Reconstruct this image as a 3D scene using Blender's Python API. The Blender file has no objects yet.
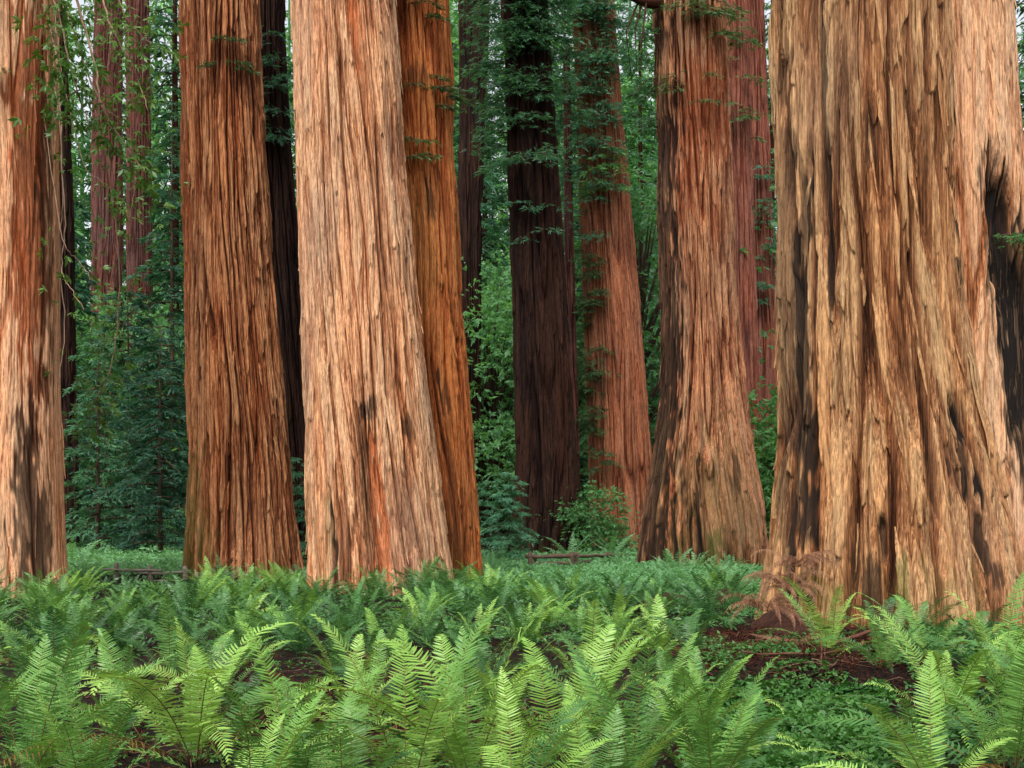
import bpy, math, random
import numpy as np
from mathutils import Vector, Matrix, Euler

R = np.random.default_rng(7)
random.seed(7)
F = 1280.0          # focal length in pixels (45 mm on 36 mm, 1024 px wide)
HZ = 507.0          # horizon row
CAMZ = 1.7
SC = bpy.context.scene
COL = SC.collection


# ------------------------------------------------------------------ helpers
def px2w(px, py, D):
    return np.array([(px - 512.0) * D / F, D, CAMZ - (py - HZ) * D / F])


def link(o):
    COL.objects.link(o)
    return o


def tag(o, label, cat, group=None, kind=None):
    if label:
        o["label"] = label
    if cat:
        o["category"] = cat
    if group:
        o["group"] = group
    if kind:
        o["kind"] = kind
    return o


def empty(name, loc, rz=0.0):
    o = bpy.data.objects.new(name, None)
    o.empty_display_size = 0.2
    o.location = loc
    o.rotation_euler = (0, 0, rz)
    return link(o)


def mesh_np(name, V, faces, mats, midx=None, smooth=True, attrs=None):
    """V (n,3); faces: list of int arrays (m,k) with k = 3 or 4."""
    me = bpy.data.meshes.new(name)
    V = np.asarray(V, np.float32)
    me.vertices.add(len(V))
    me.vertices.foreach_set("co", V.ravel())
    idx = np.concatenate([f.ravel() for f in faces]).astype(np.int32)
    tot = np.concatenate([np.full(len(f), f.shape[1], np.int32) for f in faces])
    start = np.concatenate([[0], np.cumsum(tot)[:-1]]).astype(np.int32)
    me.loops.add(len(idx))
    me.loops.foreach_set("vertex_index", idx)
    me.polygons.add(len(tot))
    me.polygons.foreach_set("loop_start", start)
    for m in mats:
        me.materials.append(m)
    if midx is not None:
        me.polygons.foreach_set("material_index", np.asarray(midx, np.int32))
    me.polygons.foreach_set("use_smooth", np.full(len(tot), smooth, bool))
    if attrs:
        for k, a in attrs.items():
            at = me.attributes.new(k, "FLOAT_COLOR", "POINT")
            at.data.foreach_set("color", np.asarray(a, np.float32).ravel())
    me.update(calc_edges=True)
    return me


def add(name, me, parent=None, loc=None):
    o = bpy.data.objects.new(name, me)
    if loc is not None:
        o.location = loc
    if parent is not None:
        o.parent = parent
    return link(o)


class MB:
    """collects verts / faces into one mesh"""
    def __init__(s):
        s.V = []; s.F3 = []; s.F4 = []; s.n = 0

    def add(s, V, f4=None, f3=None):
        s.V.append(np.asarray(V, float))
        if f4 is not None and len(f4):
            s.F4.append(np.asarray(f4) + s.n)
        if f3 is not None and len(f3):
            s.F3.append(np.asarray(f3) + s.n)
        s.n += len(V)

    def tube(s, P, rad, k=6, wob=0.0):
        P = np.asarray(P, float); n = len(P)
        rad = np.broadcast_to(np.asarray(rad, float), (n,))
        T = np.gradient(P, axis=0)
        T /= np.linalg.norm(T, axis=1)[:, None] + 1e-9
        ref = np.array([0.31, 0.17, 0.93])
        if abs(T.mean(0) @ ref) > 0.85:
            ref = np.array([1.0, 0.1, 0.0])
        A = np.cross(T, ref); A /= np.linalg.norm(A, axis=1)[:, None] + 1e-9
        B = np.cross(T, A)
        a = np.arange(k) / k * 2 * np.pi
        rr = rad[:, None] * (1 + wob * R.normal(size=(n, k)))
        V = P[:, None, :] + rr[..., None] * (np.cos(a)[None, :, None] * A[:, None, :] + np.sin(a)[None, :, None] * B[:, None, :])
        i = np.arange(n - 1)[:, None] * k; j = np.arange(k)[None, :]; j2 = (j + 1) % k
        f4 = np.stack([i + j, i + j2, i + k + j2, i + k + j], -1).reshape(-1, 4)
        V = np.concatenate([V.reshape(-1, 3), P[:1], P[-1:]])
        c0, c1 = n * k, n * k + 1
        jj = np.arange(k); jn = (jj + 1) % k
        f3 = np.concatenate([np.stack([np.full(k, c0), jn, jj], 1), np.stack([np.full(k, c1), (n - 1) * k + jj, (n - 1) * k + jn], 1)])
        s.add(V, f4, f3)

    def mesh(s, name, mats, smooth=True):
        V = np.concatenate(s.V); fs = []
        if s.F4:
            fs.append(np.concatenate(s.F4))
        if s.F3:
            fs.append(np.concatenate(s.F3))
        return mesh_np(name, V, fs, mats, smooth=smooth)


def _h(ix, iy, seed):
    h = (ix.astype(np.int64) * 374761393 + iy.astype(np.int64) * 668265263 + seed * 974634777) & 0xFFFFFFFF
    h = ((h ^ (h >> 13)) * 1274126177) & 0xFFFFFFFF
    return ((h ^ (h >> 16)) & 0xFFFF) / 65536.0


def pn(x, y, px, seed):
    """gradient noise, periodic in x with integer period px, roughly -1..1"""
    x, y = np.broadcast_arrays(x, y)
    xi = np.floor(x); yi = np.floor(y)
    xf = x - xi; yf = y - yi
    xi = xi.astype(np.int64); yi = yi.astype(np.int64)
    u = xf * xf * xf * (xf * (xf * 6 - 15) + 10); v = yf * yf * yf * (yf * (yf * 6 - 15) + 10)

    def g(dx, dy):
        a = _h((xi + dx) % px, yi + dy, seed) * 2 * np.pi
        return np.cos(a) * (xf - dx) + np.sin(a) * (yf - dy)
    n0 = g(0, 0) * (1 - u) + g(1, 0) * u
    n1 = g(0, 1) * (1 - u) + g(1, 1) * u
    return (n0 * (1 - v) + n1 * v) * 1.5


def sst(a, b, x):
    t = np.clip((x - a) / (b - a), 0, 1)
    return t * t * (3 - 2 * t)


def fbm(x, y, seed, o=4):
    s = 0; a = 1.0
    for i in range(o):
        s = s + a * pn(x * 2 ** i, y * 2 ** i, 1 << 20, seed + i); a *= 0.5
    return s


def gz(x, y):
    x = np.asarray(x, float); y = np.asarray(y, float)
    z = 0.07 * pn(x / 2.3 + 50, y / 2.3 + 50, 1 << 20, 3) + 0.10 * pn(x / 6.0 + 50, y / 6 + 50, 1 << 20, 4)
    fade = np.clip((90 - np.abs(y)) / 50, 0, 1) * np.clip((50 - np.abs(x)) / 20, 0, 1)
    q = x / np.maximum(y, 1.0)
    bank = sst(0.11, 0.17, q) * (1 - sst(0.33, 0.42, q)) * sst(11.2, 12.0, y) * (1 - sst(18, 22, y))
    pit = sst(0.10, 0.16, q) * (1 - sst(0.33, 0.40, q)) * (1 - sst(11.3, 12.0, y)) * sst(5.5, 8.5, y)
    z = z * fade + 0.13 * bank - 0.10 * pit
    z = z + 0.05 * np.exp(-(((x - 4.9) / 2.4) ** 2 + ((y - 17.5) / 2.4) ** 2))
    return z


# ------------------------------------------------------------------ materials
def new_mat(name):
    m = bpy.data.materials.new(name); m.use_nodes = True
    nt = m.node_tree; nt.nodes.clear()
    return m, nt


def nd(nt, t, **k):
    n = nt.nodes.new(t)
    for a, b in k.items():
        if a.startswith("i_"):
            n.inputs[a[2:].replace("_", " ")].default_value = b
        else:
            setattr(n, a, b)
    return n


def ramp(nt, fac, stops):
    r = nd(nt, "ShaderNodeValToRGB")
    cr = r.color_ramp
    while len(cr.elements) < len(stops):
        cr.elements.new(0.5)
    for e, (p, c) in zip(cr.elements, stops):
        e.position = p; e.color = (*c, 1)
    nt.links.new(fac, r.inputs[0])
    return r.outputs[0]


def mixc(nt, fac, a, b, mode="MIX"):
    m = nd(nt, "ShaderNodeMix", data_type="RGBA", blend_type=mode)
    for s, v in ((m.inputs[0], fac), (m.inputs[6], a), (m.inputs[7], b)):
        if hasattr(v, "node"):
            nt.links.new(v, s)
        else:
            s.default_value = v if isinstance(v, (int, float)) else (*v, 1)
    return m.outputs[2]


def math_(nt, op, a, b=None, c=None, clamp=False):
    m = nd(nt, "ShaderNodeMath", operation=op, use_clamp=clamp)
    for i, v in enumerate((a, b, c)):
        if v is None:
            continue
        if hasattr(v, "node"):
            nt.links.new(v, m.inputs[i])
        else:
            m.inputs[i].default_value = v
    return m.outputs[0]


def noise(nt, vec, scale, detail=3.0, rough=0.55, sv=None, dist=0.0):
    n = nd(nt, "ShaderNodeTexNoise")
    n.inputs["Scale"].default_value = scale; n.inputs["Detail"].default_value = detail
    n.inputs["Roughness"].default_value = rough; n.inputs["Distortion"].default_value = dist
    if sv is not None:
        mp = nd(nt, "ShaderNodeMapping"); mp.inputs["Scale"].default_value = sv
        nt.links.new(vec, mp.inputs[0]); vec = mp.outputs[0]
    nt.links.new(vec, n.inputs["Vector"])
    return n.outputs["Fac"]


def finish(nt, col, rough=0.9, bump=None, bstr=0.3, bdist=0.02, spec=0.15):
    p = nd(nt, "ShaderNodeBsdfPrincipled"); out = nd(nt, "ShaderNodeOutputMaterial")
    p.inputs["Roughness"].default_value = rough
    p.inputs["Specular IOR Level"].default_value = spec
    if hasattr(col, "node"):
        nt.links.new(col, p.inputs["Base Color"])
    else:
        p.inputs["Base Color"].default_value = (*col, 1)
    if bump is not None:
        b = nd(nt, "ShaderNodeBump"); b.inputs["Strength"].default_value = bstr; b.inputs["Distance"].default_value = bdist
        nt.links.new(bump, b.inputs["Height"]); nt.links.new(b.outputs[0], p.inputs["Normal"])
    nt.links.new(p.outputs[0], out.inputs[0])


def bark_mat(name, furrow, mid, outer, tint, grey=(0.23, 0.17, 0.13), gamt=0.25, lo=0.2, hi=0.72):
    m, nt = new_mat(name)
    tc = nd(nt, "ShaderNodeTexCoord").outputs["Object"]
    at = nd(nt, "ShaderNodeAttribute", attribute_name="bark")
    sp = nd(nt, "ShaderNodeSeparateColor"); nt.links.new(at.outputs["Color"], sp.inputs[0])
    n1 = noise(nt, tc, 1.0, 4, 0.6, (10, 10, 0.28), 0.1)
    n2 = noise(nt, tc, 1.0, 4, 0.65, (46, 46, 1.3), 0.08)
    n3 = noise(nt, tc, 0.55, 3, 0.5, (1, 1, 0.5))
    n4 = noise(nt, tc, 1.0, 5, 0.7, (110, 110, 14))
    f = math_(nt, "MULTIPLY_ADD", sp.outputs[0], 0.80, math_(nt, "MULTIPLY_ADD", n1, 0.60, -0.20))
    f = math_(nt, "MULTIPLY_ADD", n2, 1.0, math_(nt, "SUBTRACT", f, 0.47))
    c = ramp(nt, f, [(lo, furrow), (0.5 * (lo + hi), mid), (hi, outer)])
    pat = math_(nt, "MULTIPLY", math_(nt, "MULTIPLY_ADD", n3, 5.0, -2.3, clamp=True), gamt)
    c = mixc(nt, pat, c, grey)
    c = mixc(nt, math_(nt, "MULTIPLY", at.outputs["Alpha"], 0.85), c, mixc(nt, n2, tuple(0.45 * x for x in tint), tuple(1.45 * x for x in tint)))
    n5 = noise(nt, tc, 1.0, 3, 0.6, (3.2, 3.2, 0.22))
    n6 = noise(nt, tc, 1.0, 4, 0.75, (26, 26, 5.0))
    hv = math_(nt, "MULTIPLY_ADD", n5, 4.0, -1.5, clamp=True)
    c = mixc(nt, 1.0, c, mixc(nt, hv, (1.08, 0.98, 0.90), (0.94, 1.01, 1.04)), "MULTIPLY")
    fl = math_(nt, "MULTIPLY_ADD", n6, 1.9, -0.95)
    v = math_(nt, "MULTIPLY_ADD", n2, 1.9, math_(nt, "MULTIPLY_ADD", n4, 1.5, math_(nt, "SUBTRACT", fl, 0.66)))
    v = math_(nt, "MAXIMUM", v, 0.12)
    cv = nd(nt, "ShaderNodeCombineColor")
    for i in range(3):
        nt.links.new(v, cv.inputs[i])
    c = mixc(nt, 1.0, c, cv.outputs[0], "MULTIPLY")
    mo = math_(nt, "MULTIPLY", sp.outputs[2], math_(nt, "MULTIPLY_ADD", n4, 2.4, -0.5, clamp=True))
    c = mixc(nt, mo, c, (0.055, 0.085, 0.014))
    ch = math_(nt, "MULTIPLY", sp.outputs[1], math_(nt, "MULTIPLY_ADD", n2, 2.0, 0.1, clamp=True))
    c = mixc(nt, ch, c, (0.014, 0.011, 0.009))
    h = math_(nt, "MULTIPLY_ADD", n4, 0.4, math_(nt, "MULTIPLY_ADD", n6, 0.6, n2))
    finish(nt, c, 0.92, h, 0.8, 0.03, 0.1)
    return m


def leaf_mat(name, c0, c1, trans=0.35, var=0.35, rough=0.55, nscale=1.2, tcol=None, spec=0.35):
    """leaf: colour varies from plant to plant and in clumps; part of the light passes through"""
    m, nt = new_mat(name)
    oi = nd(nt, "ShaderNodeObjectInfo")
    tc = nd(nt, "ShaderNodeTexCoord").outputs["Object"]
    n = noise(nt, tc, nscale, 2, 0.6)
    f = math_(nt, "MULTIPLY_ADD", n, 1.8, math_(nt, "MULTIPLY_ADD", oi.outputs["Random"], var * 2.4, -0.4 - var * 1.2), clamp=True)
    c = mixc(nt, f, c0, c1)
    p = nd(nt, "ShaderNodeBsdfPrincipled"); p.inputs["Roughness"].default_value = rough
    p.inputs["Specular IOR Level"].default_value = spec
    nt.links.new(c, p.inputs["Base Color"])
    t = nd(nt, "ShaderNodeBsdfTranslucent")
    nt.links.new(mixc(nt, 1.0, c, tcol or (1.25, 1.25, 0.6), "MULTIPLY"), t.inputs[0])
    mx = nd(nt, "ShaderNodeMixShader"); mx.inputs[0].default_value = trans
    nt.links.new(p.outputs[0], mx.inputs[1]); nt.links.new(t.outputs[0], mx.inputs[2])
    out = nd(nt, "ShaderNodeOutputMaterial"); nt.links.new(mx.outputs[0], out.inputs[0])
    return m


def plain_mat(name, c0, c1, scale, sv=None, rough=0.9, bstr=0.4):
    m, nt = new_mat(name)
    tc = nd(nt, "ShaderNodeTexCoord").outputs["Object"]
    n = noise(nt, tc, scale, 5, 0.65, sv)
    finish(nt, ramp(nt, n, [(0.3, c0), (0.7, c1)]), rough, n, bstr, 0.02)
    return m


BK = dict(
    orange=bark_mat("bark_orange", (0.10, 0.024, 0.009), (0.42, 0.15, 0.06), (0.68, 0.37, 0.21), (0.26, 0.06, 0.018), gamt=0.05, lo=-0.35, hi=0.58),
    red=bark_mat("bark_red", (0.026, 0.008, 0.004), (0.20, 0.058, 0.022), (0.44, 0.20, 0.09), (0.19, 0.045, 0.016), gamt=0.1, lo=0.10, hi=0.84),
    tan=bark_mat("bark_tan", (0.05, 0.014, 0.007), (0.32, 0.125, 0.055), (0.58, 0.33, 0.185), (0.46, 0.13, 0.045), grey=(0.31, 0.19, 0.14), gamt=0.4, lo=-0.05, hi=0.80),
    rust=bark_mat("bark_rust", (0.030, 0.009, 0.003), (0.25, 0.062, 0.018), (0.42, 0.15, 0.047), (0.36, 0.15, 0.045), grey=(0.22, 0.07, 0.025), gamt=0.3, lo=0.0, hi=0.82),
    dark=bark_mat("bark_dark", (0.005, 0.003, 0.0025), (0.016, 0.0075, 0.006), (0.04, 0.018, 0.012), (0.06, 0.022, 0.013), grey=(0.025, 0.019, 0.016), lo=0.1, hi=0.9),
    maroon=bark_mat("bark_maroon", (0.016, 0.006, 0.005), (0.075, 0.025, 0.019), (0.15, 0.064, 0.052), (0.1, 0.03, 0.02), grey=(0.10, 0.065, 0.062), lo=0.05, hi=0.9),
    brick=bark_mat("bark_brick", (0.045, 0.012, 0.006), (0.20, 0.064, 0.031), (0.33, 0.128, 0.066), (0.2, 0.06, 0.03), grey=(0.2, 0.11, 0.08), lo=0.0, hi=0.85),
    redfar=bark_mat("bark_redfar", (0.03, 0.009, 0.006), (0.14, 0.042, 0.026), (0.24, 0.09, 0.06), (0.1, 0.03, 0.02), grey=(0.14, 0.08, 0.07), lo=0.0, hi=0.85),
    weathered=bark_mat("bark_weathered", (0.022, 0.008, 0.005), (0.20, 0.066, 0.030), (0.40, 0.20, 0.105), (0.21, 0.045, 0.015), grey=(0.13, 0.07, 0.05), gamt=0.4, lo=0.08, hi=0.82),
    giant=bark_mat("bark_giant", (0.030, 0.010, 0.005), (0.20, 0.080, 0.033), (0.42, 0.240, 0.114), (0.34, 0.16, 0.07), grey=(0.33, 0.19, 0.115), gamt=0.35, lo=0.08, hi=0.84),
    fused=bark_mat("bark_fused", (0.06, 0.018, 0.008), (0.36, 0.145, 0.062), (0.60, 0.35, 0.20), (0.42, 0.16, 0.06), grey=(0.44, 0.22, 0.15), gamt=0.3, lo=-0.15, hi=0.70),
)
M_twig = plain_mat("twig_bark", (0.035, 0.022, 0.014), (0.10, 0.065, 0.045), 9, (1, 1, 0.3))
M_paletwig = plain_mat("pale_twig", (0.16, 0.10, 0.065), (0.34, 0.22, 0.15), 6)
M_rail = plain_mat("weathered_rail", (0.045, 0.028, 0.02), (0.17, 0.115, 0.08), 7, (0.4, 6, 6))
M_railgrey = plain_mat("grey_rail", (0.10, 0.085, 0.06), (0.30, 0.26, 0.20), 7, (0.4, 6, 6))
M_stem = plain_mat("frond_stem", (0.10, 0.075, 0.02), (0.20, 0.13, 0.05), 12)
M_fern = [leaf_mat("fern_green", (0.062, 0.168, 0.032), (0.16, 0.335, 0.068), 0.22, 0.4, 0.42),
          leaf_mat("fern_bright", (0.15, 0.31, 0.046), (0.29, 0.48, 0.10), 0.22, 0.4, 0.42),
          leaf_mat("fern_deep", (0.028, 0.092, 0.026), (0.075, 0.20, 0.05), 0.22, 0.4, 0.42)]  # deep green; also puts the middle rows' shade into leaf colour
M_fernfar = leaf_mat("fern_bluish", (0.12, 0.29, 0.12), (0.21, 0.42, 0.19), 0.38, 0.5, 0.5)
M_dead = leaf_mat("dead_frond", (0.13, 0.056, 0.030), (0.38, 0.205, 0.125), 0.2, 0.4, 0.8, 2.5, (1.1, 0.8, 0.6), 0.1)
M_old = leaf_mat("browned_frond", (0.12, 0.07, 0.02), (0.27, 0.16, 0.05), 0.2, 0.4, 0.7, 2.5, None, 0.15)
M_litter = leaf_mat("leaf_litter", (0.012, 0.005, 0.0035), (0.085, 0.026, 0.013), 0.1, 0.3, 0.85, 1.5, (1, 0.8, 0.6), 0.1)
M_sorrel = leaf_mat("sorrel_leaf", (0.025, 0.095, 0.018), (0.085, 0.22, 0.045), 0.3, 0.2, 0.5, 3.0)
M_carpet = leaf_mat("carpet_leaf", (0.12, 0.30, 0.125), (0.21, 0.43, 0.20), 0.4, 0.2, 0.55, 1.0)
M_conifer = leaf_mat("conifer_leaf", (0.032, 0.10, 0.05), (0.075, 0.20, 0.10), 0.42, 0.6, 0.5, 0.45)
M_hemlock = leaf_mat("hemlock_leaf", (0.026, 0.088, 0.052), (0.075, 0.21, 0.125), 0.42, 0.5, 0.5, 0.8)
M_sapling = leaf_mat("sapling_leaf", (0.065, 0.19, 0.105), (0.15, 0.37, 0.22), 0.4, 0.3, 0.5, 1.0)
M_shrub = leaf_mat("shrub_leaf", (0.03, 0.105, 0.035), (0.095, 0.25, 0.08), 0.35, 0.3, 0.45, 1.2)
M_broad = leaf_mat("broad_leaf", (0.075, 0.21, 0.085), (0.18, 0.40, 0.165), 0.5, 0.5, 0.45, 0.4)
M_lime = leaf_mat("light_leaf", (0.06, 0.17, 0.05), (0.13, 0.30, 0.09), 0.42, 0.4, 0.45, 0.8)
M_bay = leaf_mat("bay_leaf", (0.05, 0.13, 0.018), (0.14, 0.26, 0.055), 0.4, 0.4, 0.4, 2.0)
M_sprout = leaf_mat("redwood_sprout", (0.028, 0.075, 0.024), (0.085, 0.16, 0.055), 0.3, 0.6, 0.5, 2.0)


# ------------------------------------------------------------------ foliage elements
def sprays(P, d, size, K, width=0.22, flat=0.9, rng=None, fan=1.0, droop=0.15):
    """N small sprays of K tapering blades each; P (N,3), d (N,3) pointing direction. Returns V, F4."""
    rng = rng or R
    N = len(P)
    d = d / (np.linalg.norm(d, axis=1)[:, None] + 1e-9)
    up = np.array([0, 0, 1.0]) * flat + rng.normal(size=(N, 3)) * (1.15 - flat)
    s = np.cross(d, up); s /= np.linalg.norm(s, axis=1)[:, None] + 1e-9
    nrm = np.cross(s, d)
    a = (np.linspace(-1, 1, K)[None, :] * 1.25 * fan + rng.normal(size=(N, K)) * 0.18)
    size = np.broadcast_to(np.asarray(size, float), (N,))
    L = size[:, None] * (1.0 - 0.35 * np.abs(np.linspace(-1, 1, K))[None, :]) * rng.uniform(0.7, 1.2, (N, K))
    bd = np.cos(a)[..., None] * d[:, None, :] + np.sin(a)[..., None] * s[:, None, :]
    bd = bd + nrm[:, None, :] * (rng.normal(size=(N, K, 1)) * 0.22)
    bd[..., 2] -= droop
    off = (rng.uniform(0, 0.45, (N, K)) * size[:, None])[..., None] * d[:, None, :]
    base = P[:, None, :] + off
    side = np.cross(bd, nrm[:, None, :] + 0.5 * rng.normal(size=(N, K, 3)))
    side /= np.linalg.norm(side, axis=2)[..., None] + 1e-9
    mid = base + bd * (L * 0.45)[..., None]
    w = (L * width * 0.5)[..., None]
    tip = base + bd * L[..., None]
    V = np.stack([base, mid - side * w, tip, mid + side * w], 2).reshape(-1, 3)
    f = np.arange(len(V)).reshape(-1, 4)
    return V, f


def conifer(h, r, nl, clear, size, K, seed, per=26, leafm=None, barkm=None, rt=None, droop=0.22, lean=0.0, pw=0.75, thin=1.0):
    """tapered trunk with limbs (one mesh) and a crown of flat drooping sprays (one mesh)"""
    rng = np.random.default_rng(seed)
    mb = MB()
    rt = rt or max(0.03, h * 0.012)
    zz = np.linspace(-0.3, h, 14)
    P = np.stack([0.04 * h * lean * (zz / h) ** 2 + 0.02 * rng.normal(size=14), 0.02 * rng.normal(size=14), zz], 1)
    mb.tube(P, rt * (1.0 - 0.93 * np.clip(zz / h, 0, 1)), 10, 0.03)
    allP, allD, allS = [], [], []
    for i in range(nl):
        t = clear + (1 - clear) * (i + rng.uniform()) / nl
        z0 = t * h
        az = i * 2.39996 + rng.normal() * 0.35
        L = r * (1.03 - (t - clear) / (1 - clear)) ** pw * rng.uniform(0.6, 1.15) + 0.08 * r
        rise = rng.uniform(-0.1, 0.25)
        dirh = np.array([math.cos(az), math.sin(az), 0])
        s = np.linspace(0, 1, 6)
        cx = np.interp(z0, zz, P[:, 0])
        limb = np.array([cx, 0, z0]) + dirh * (s * L)[:, None] + np.array([0, 0, 1]) * (L * (rise * s - (droop + 0.12 * rng.uniform()) * 1.5 * s * s))[:, None]
        mb.tube(limb, np.linspace(max(0.008, 0.02 * L), 0.004, 6), 4)
        n = max(3, int(per * thin * L / r))
        ss = rng.uniform(0.12, 1.0, n) ** 0.75
        lat = rng.normal(size=n) * 0.24 * L * (1.1 - ss) + rng.normal(size=n) * 0.05 * L
        side = np.array([-dirh[1], dirh[0], 0])
        p = np.array([cx, 0, z0]) + dirh * (ss * L)[:, None] + side * lat[:, None]
        p[:, 2] += L * (rise * ss - droop * 1.6 * ss * ss) - 0.3 * np.abs(lat) + rng.normal(size=n) * 0.03 * L
        dd = dirh[None, :] + side[None, :] * (np.sign(lat) * 0.8 * rng.uniform(0.2, 1.2, n))[:, None]
        dd[:, 2] -= 0.35
        allP.append(p); allD.append(dd); allS.append(size * rng.uniform(0.7, 1.25, n))
    V, f = sprays(np.concatenate(allP), np.concatenate(allD), np.concatenate(allS), K, rng=rng)
    tm = mb.mesh("conifer_trunk", [barkm or M_twig])
    cm = mesh_np("conifer_crown", V, [f], [leafm or M_conifer], smooth=False)
    return tm, cm


def broadleaf(h, r, ncl, size, K, seed, leafm=None, zc=0.6, per=34, spread=0.33):
    rng = np.random.default_rng(seed)
    mb = MB()
    zz = np.linspace(-0.3, h * 0.8, 8)
    P = np.stack([0.25 * rng.normal(size=8).cumsum() * 0.3, 0.2 * rng.normal(size=8).cumsum() * 0.3, zz], 1)
    mb.tube(P, np.linspace(0.018 * h + 0.02, 0.01, 8), 8)
    AP, AD = [], []
    for i in range(ncl):
        u = rng.normal(size=3); u /= np.linalg.norm(u)
        q = rng.uniform() ** 0.4
        c = np.array([u[0] * r * q, u[1] * r * q, h * zc + u[2] * h * (1 - zc) * q])
        st = np.array([*P[min(7, int(7 * max(0, c[2] * 0.6) / (h * 0.8)))][:2], max(0.1, c[2] * 0.6)])
        s = np.linspace(0, 1, 4)[:, None]
        mb.tube(st * (1 - s) + c * s + np.array([0, 0, 0.12 * h]) * s * (1 - s), np.linspace(0.006 * h, 0.004, 4), 4)
        n = per
        sp = r * spread * rng.uniform(0.6, 1.2)
        p = c + rng.normal(size=(n, 3)) * sp * np.array([1, 1, 0.42])
        dd = (p - c) + rng.normal(size=(n, 3)) * 0.4 * sp; dd[:, 2] -= 0.25 * sp
        AP.append(p); AD.append(dd)
    P_ = np.concatenate(AP); P_[:, 2] = np.maximum(P_[:, 2], 0.08)
    V, f = sprays(P_, np.concatenate(AD), size * rng.uniform(0.6, 1.2, len(P_)), K, width=0.42, flat=0.75, rng=rng)
    return mb.mesh("broadleaf_trunk", [M_twig]), mesh_np("broadleaf_crown", V, [f], [leafm or M_broad], smooth=False)


def plant(name, meshes, loc, label, cat, group=None, rz=None, sc=1.0):
    e = empty(name, loc, random.uniform(0, 6.28) if rz is None else rz)
    e.scale = (sc, sc, sc * random.uniform(0.93, 1.08))
    tag(e, label, cat, group)
    add("trunk", meshes[0], e); add("crown", meshes[1], e)
    return e


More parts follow.
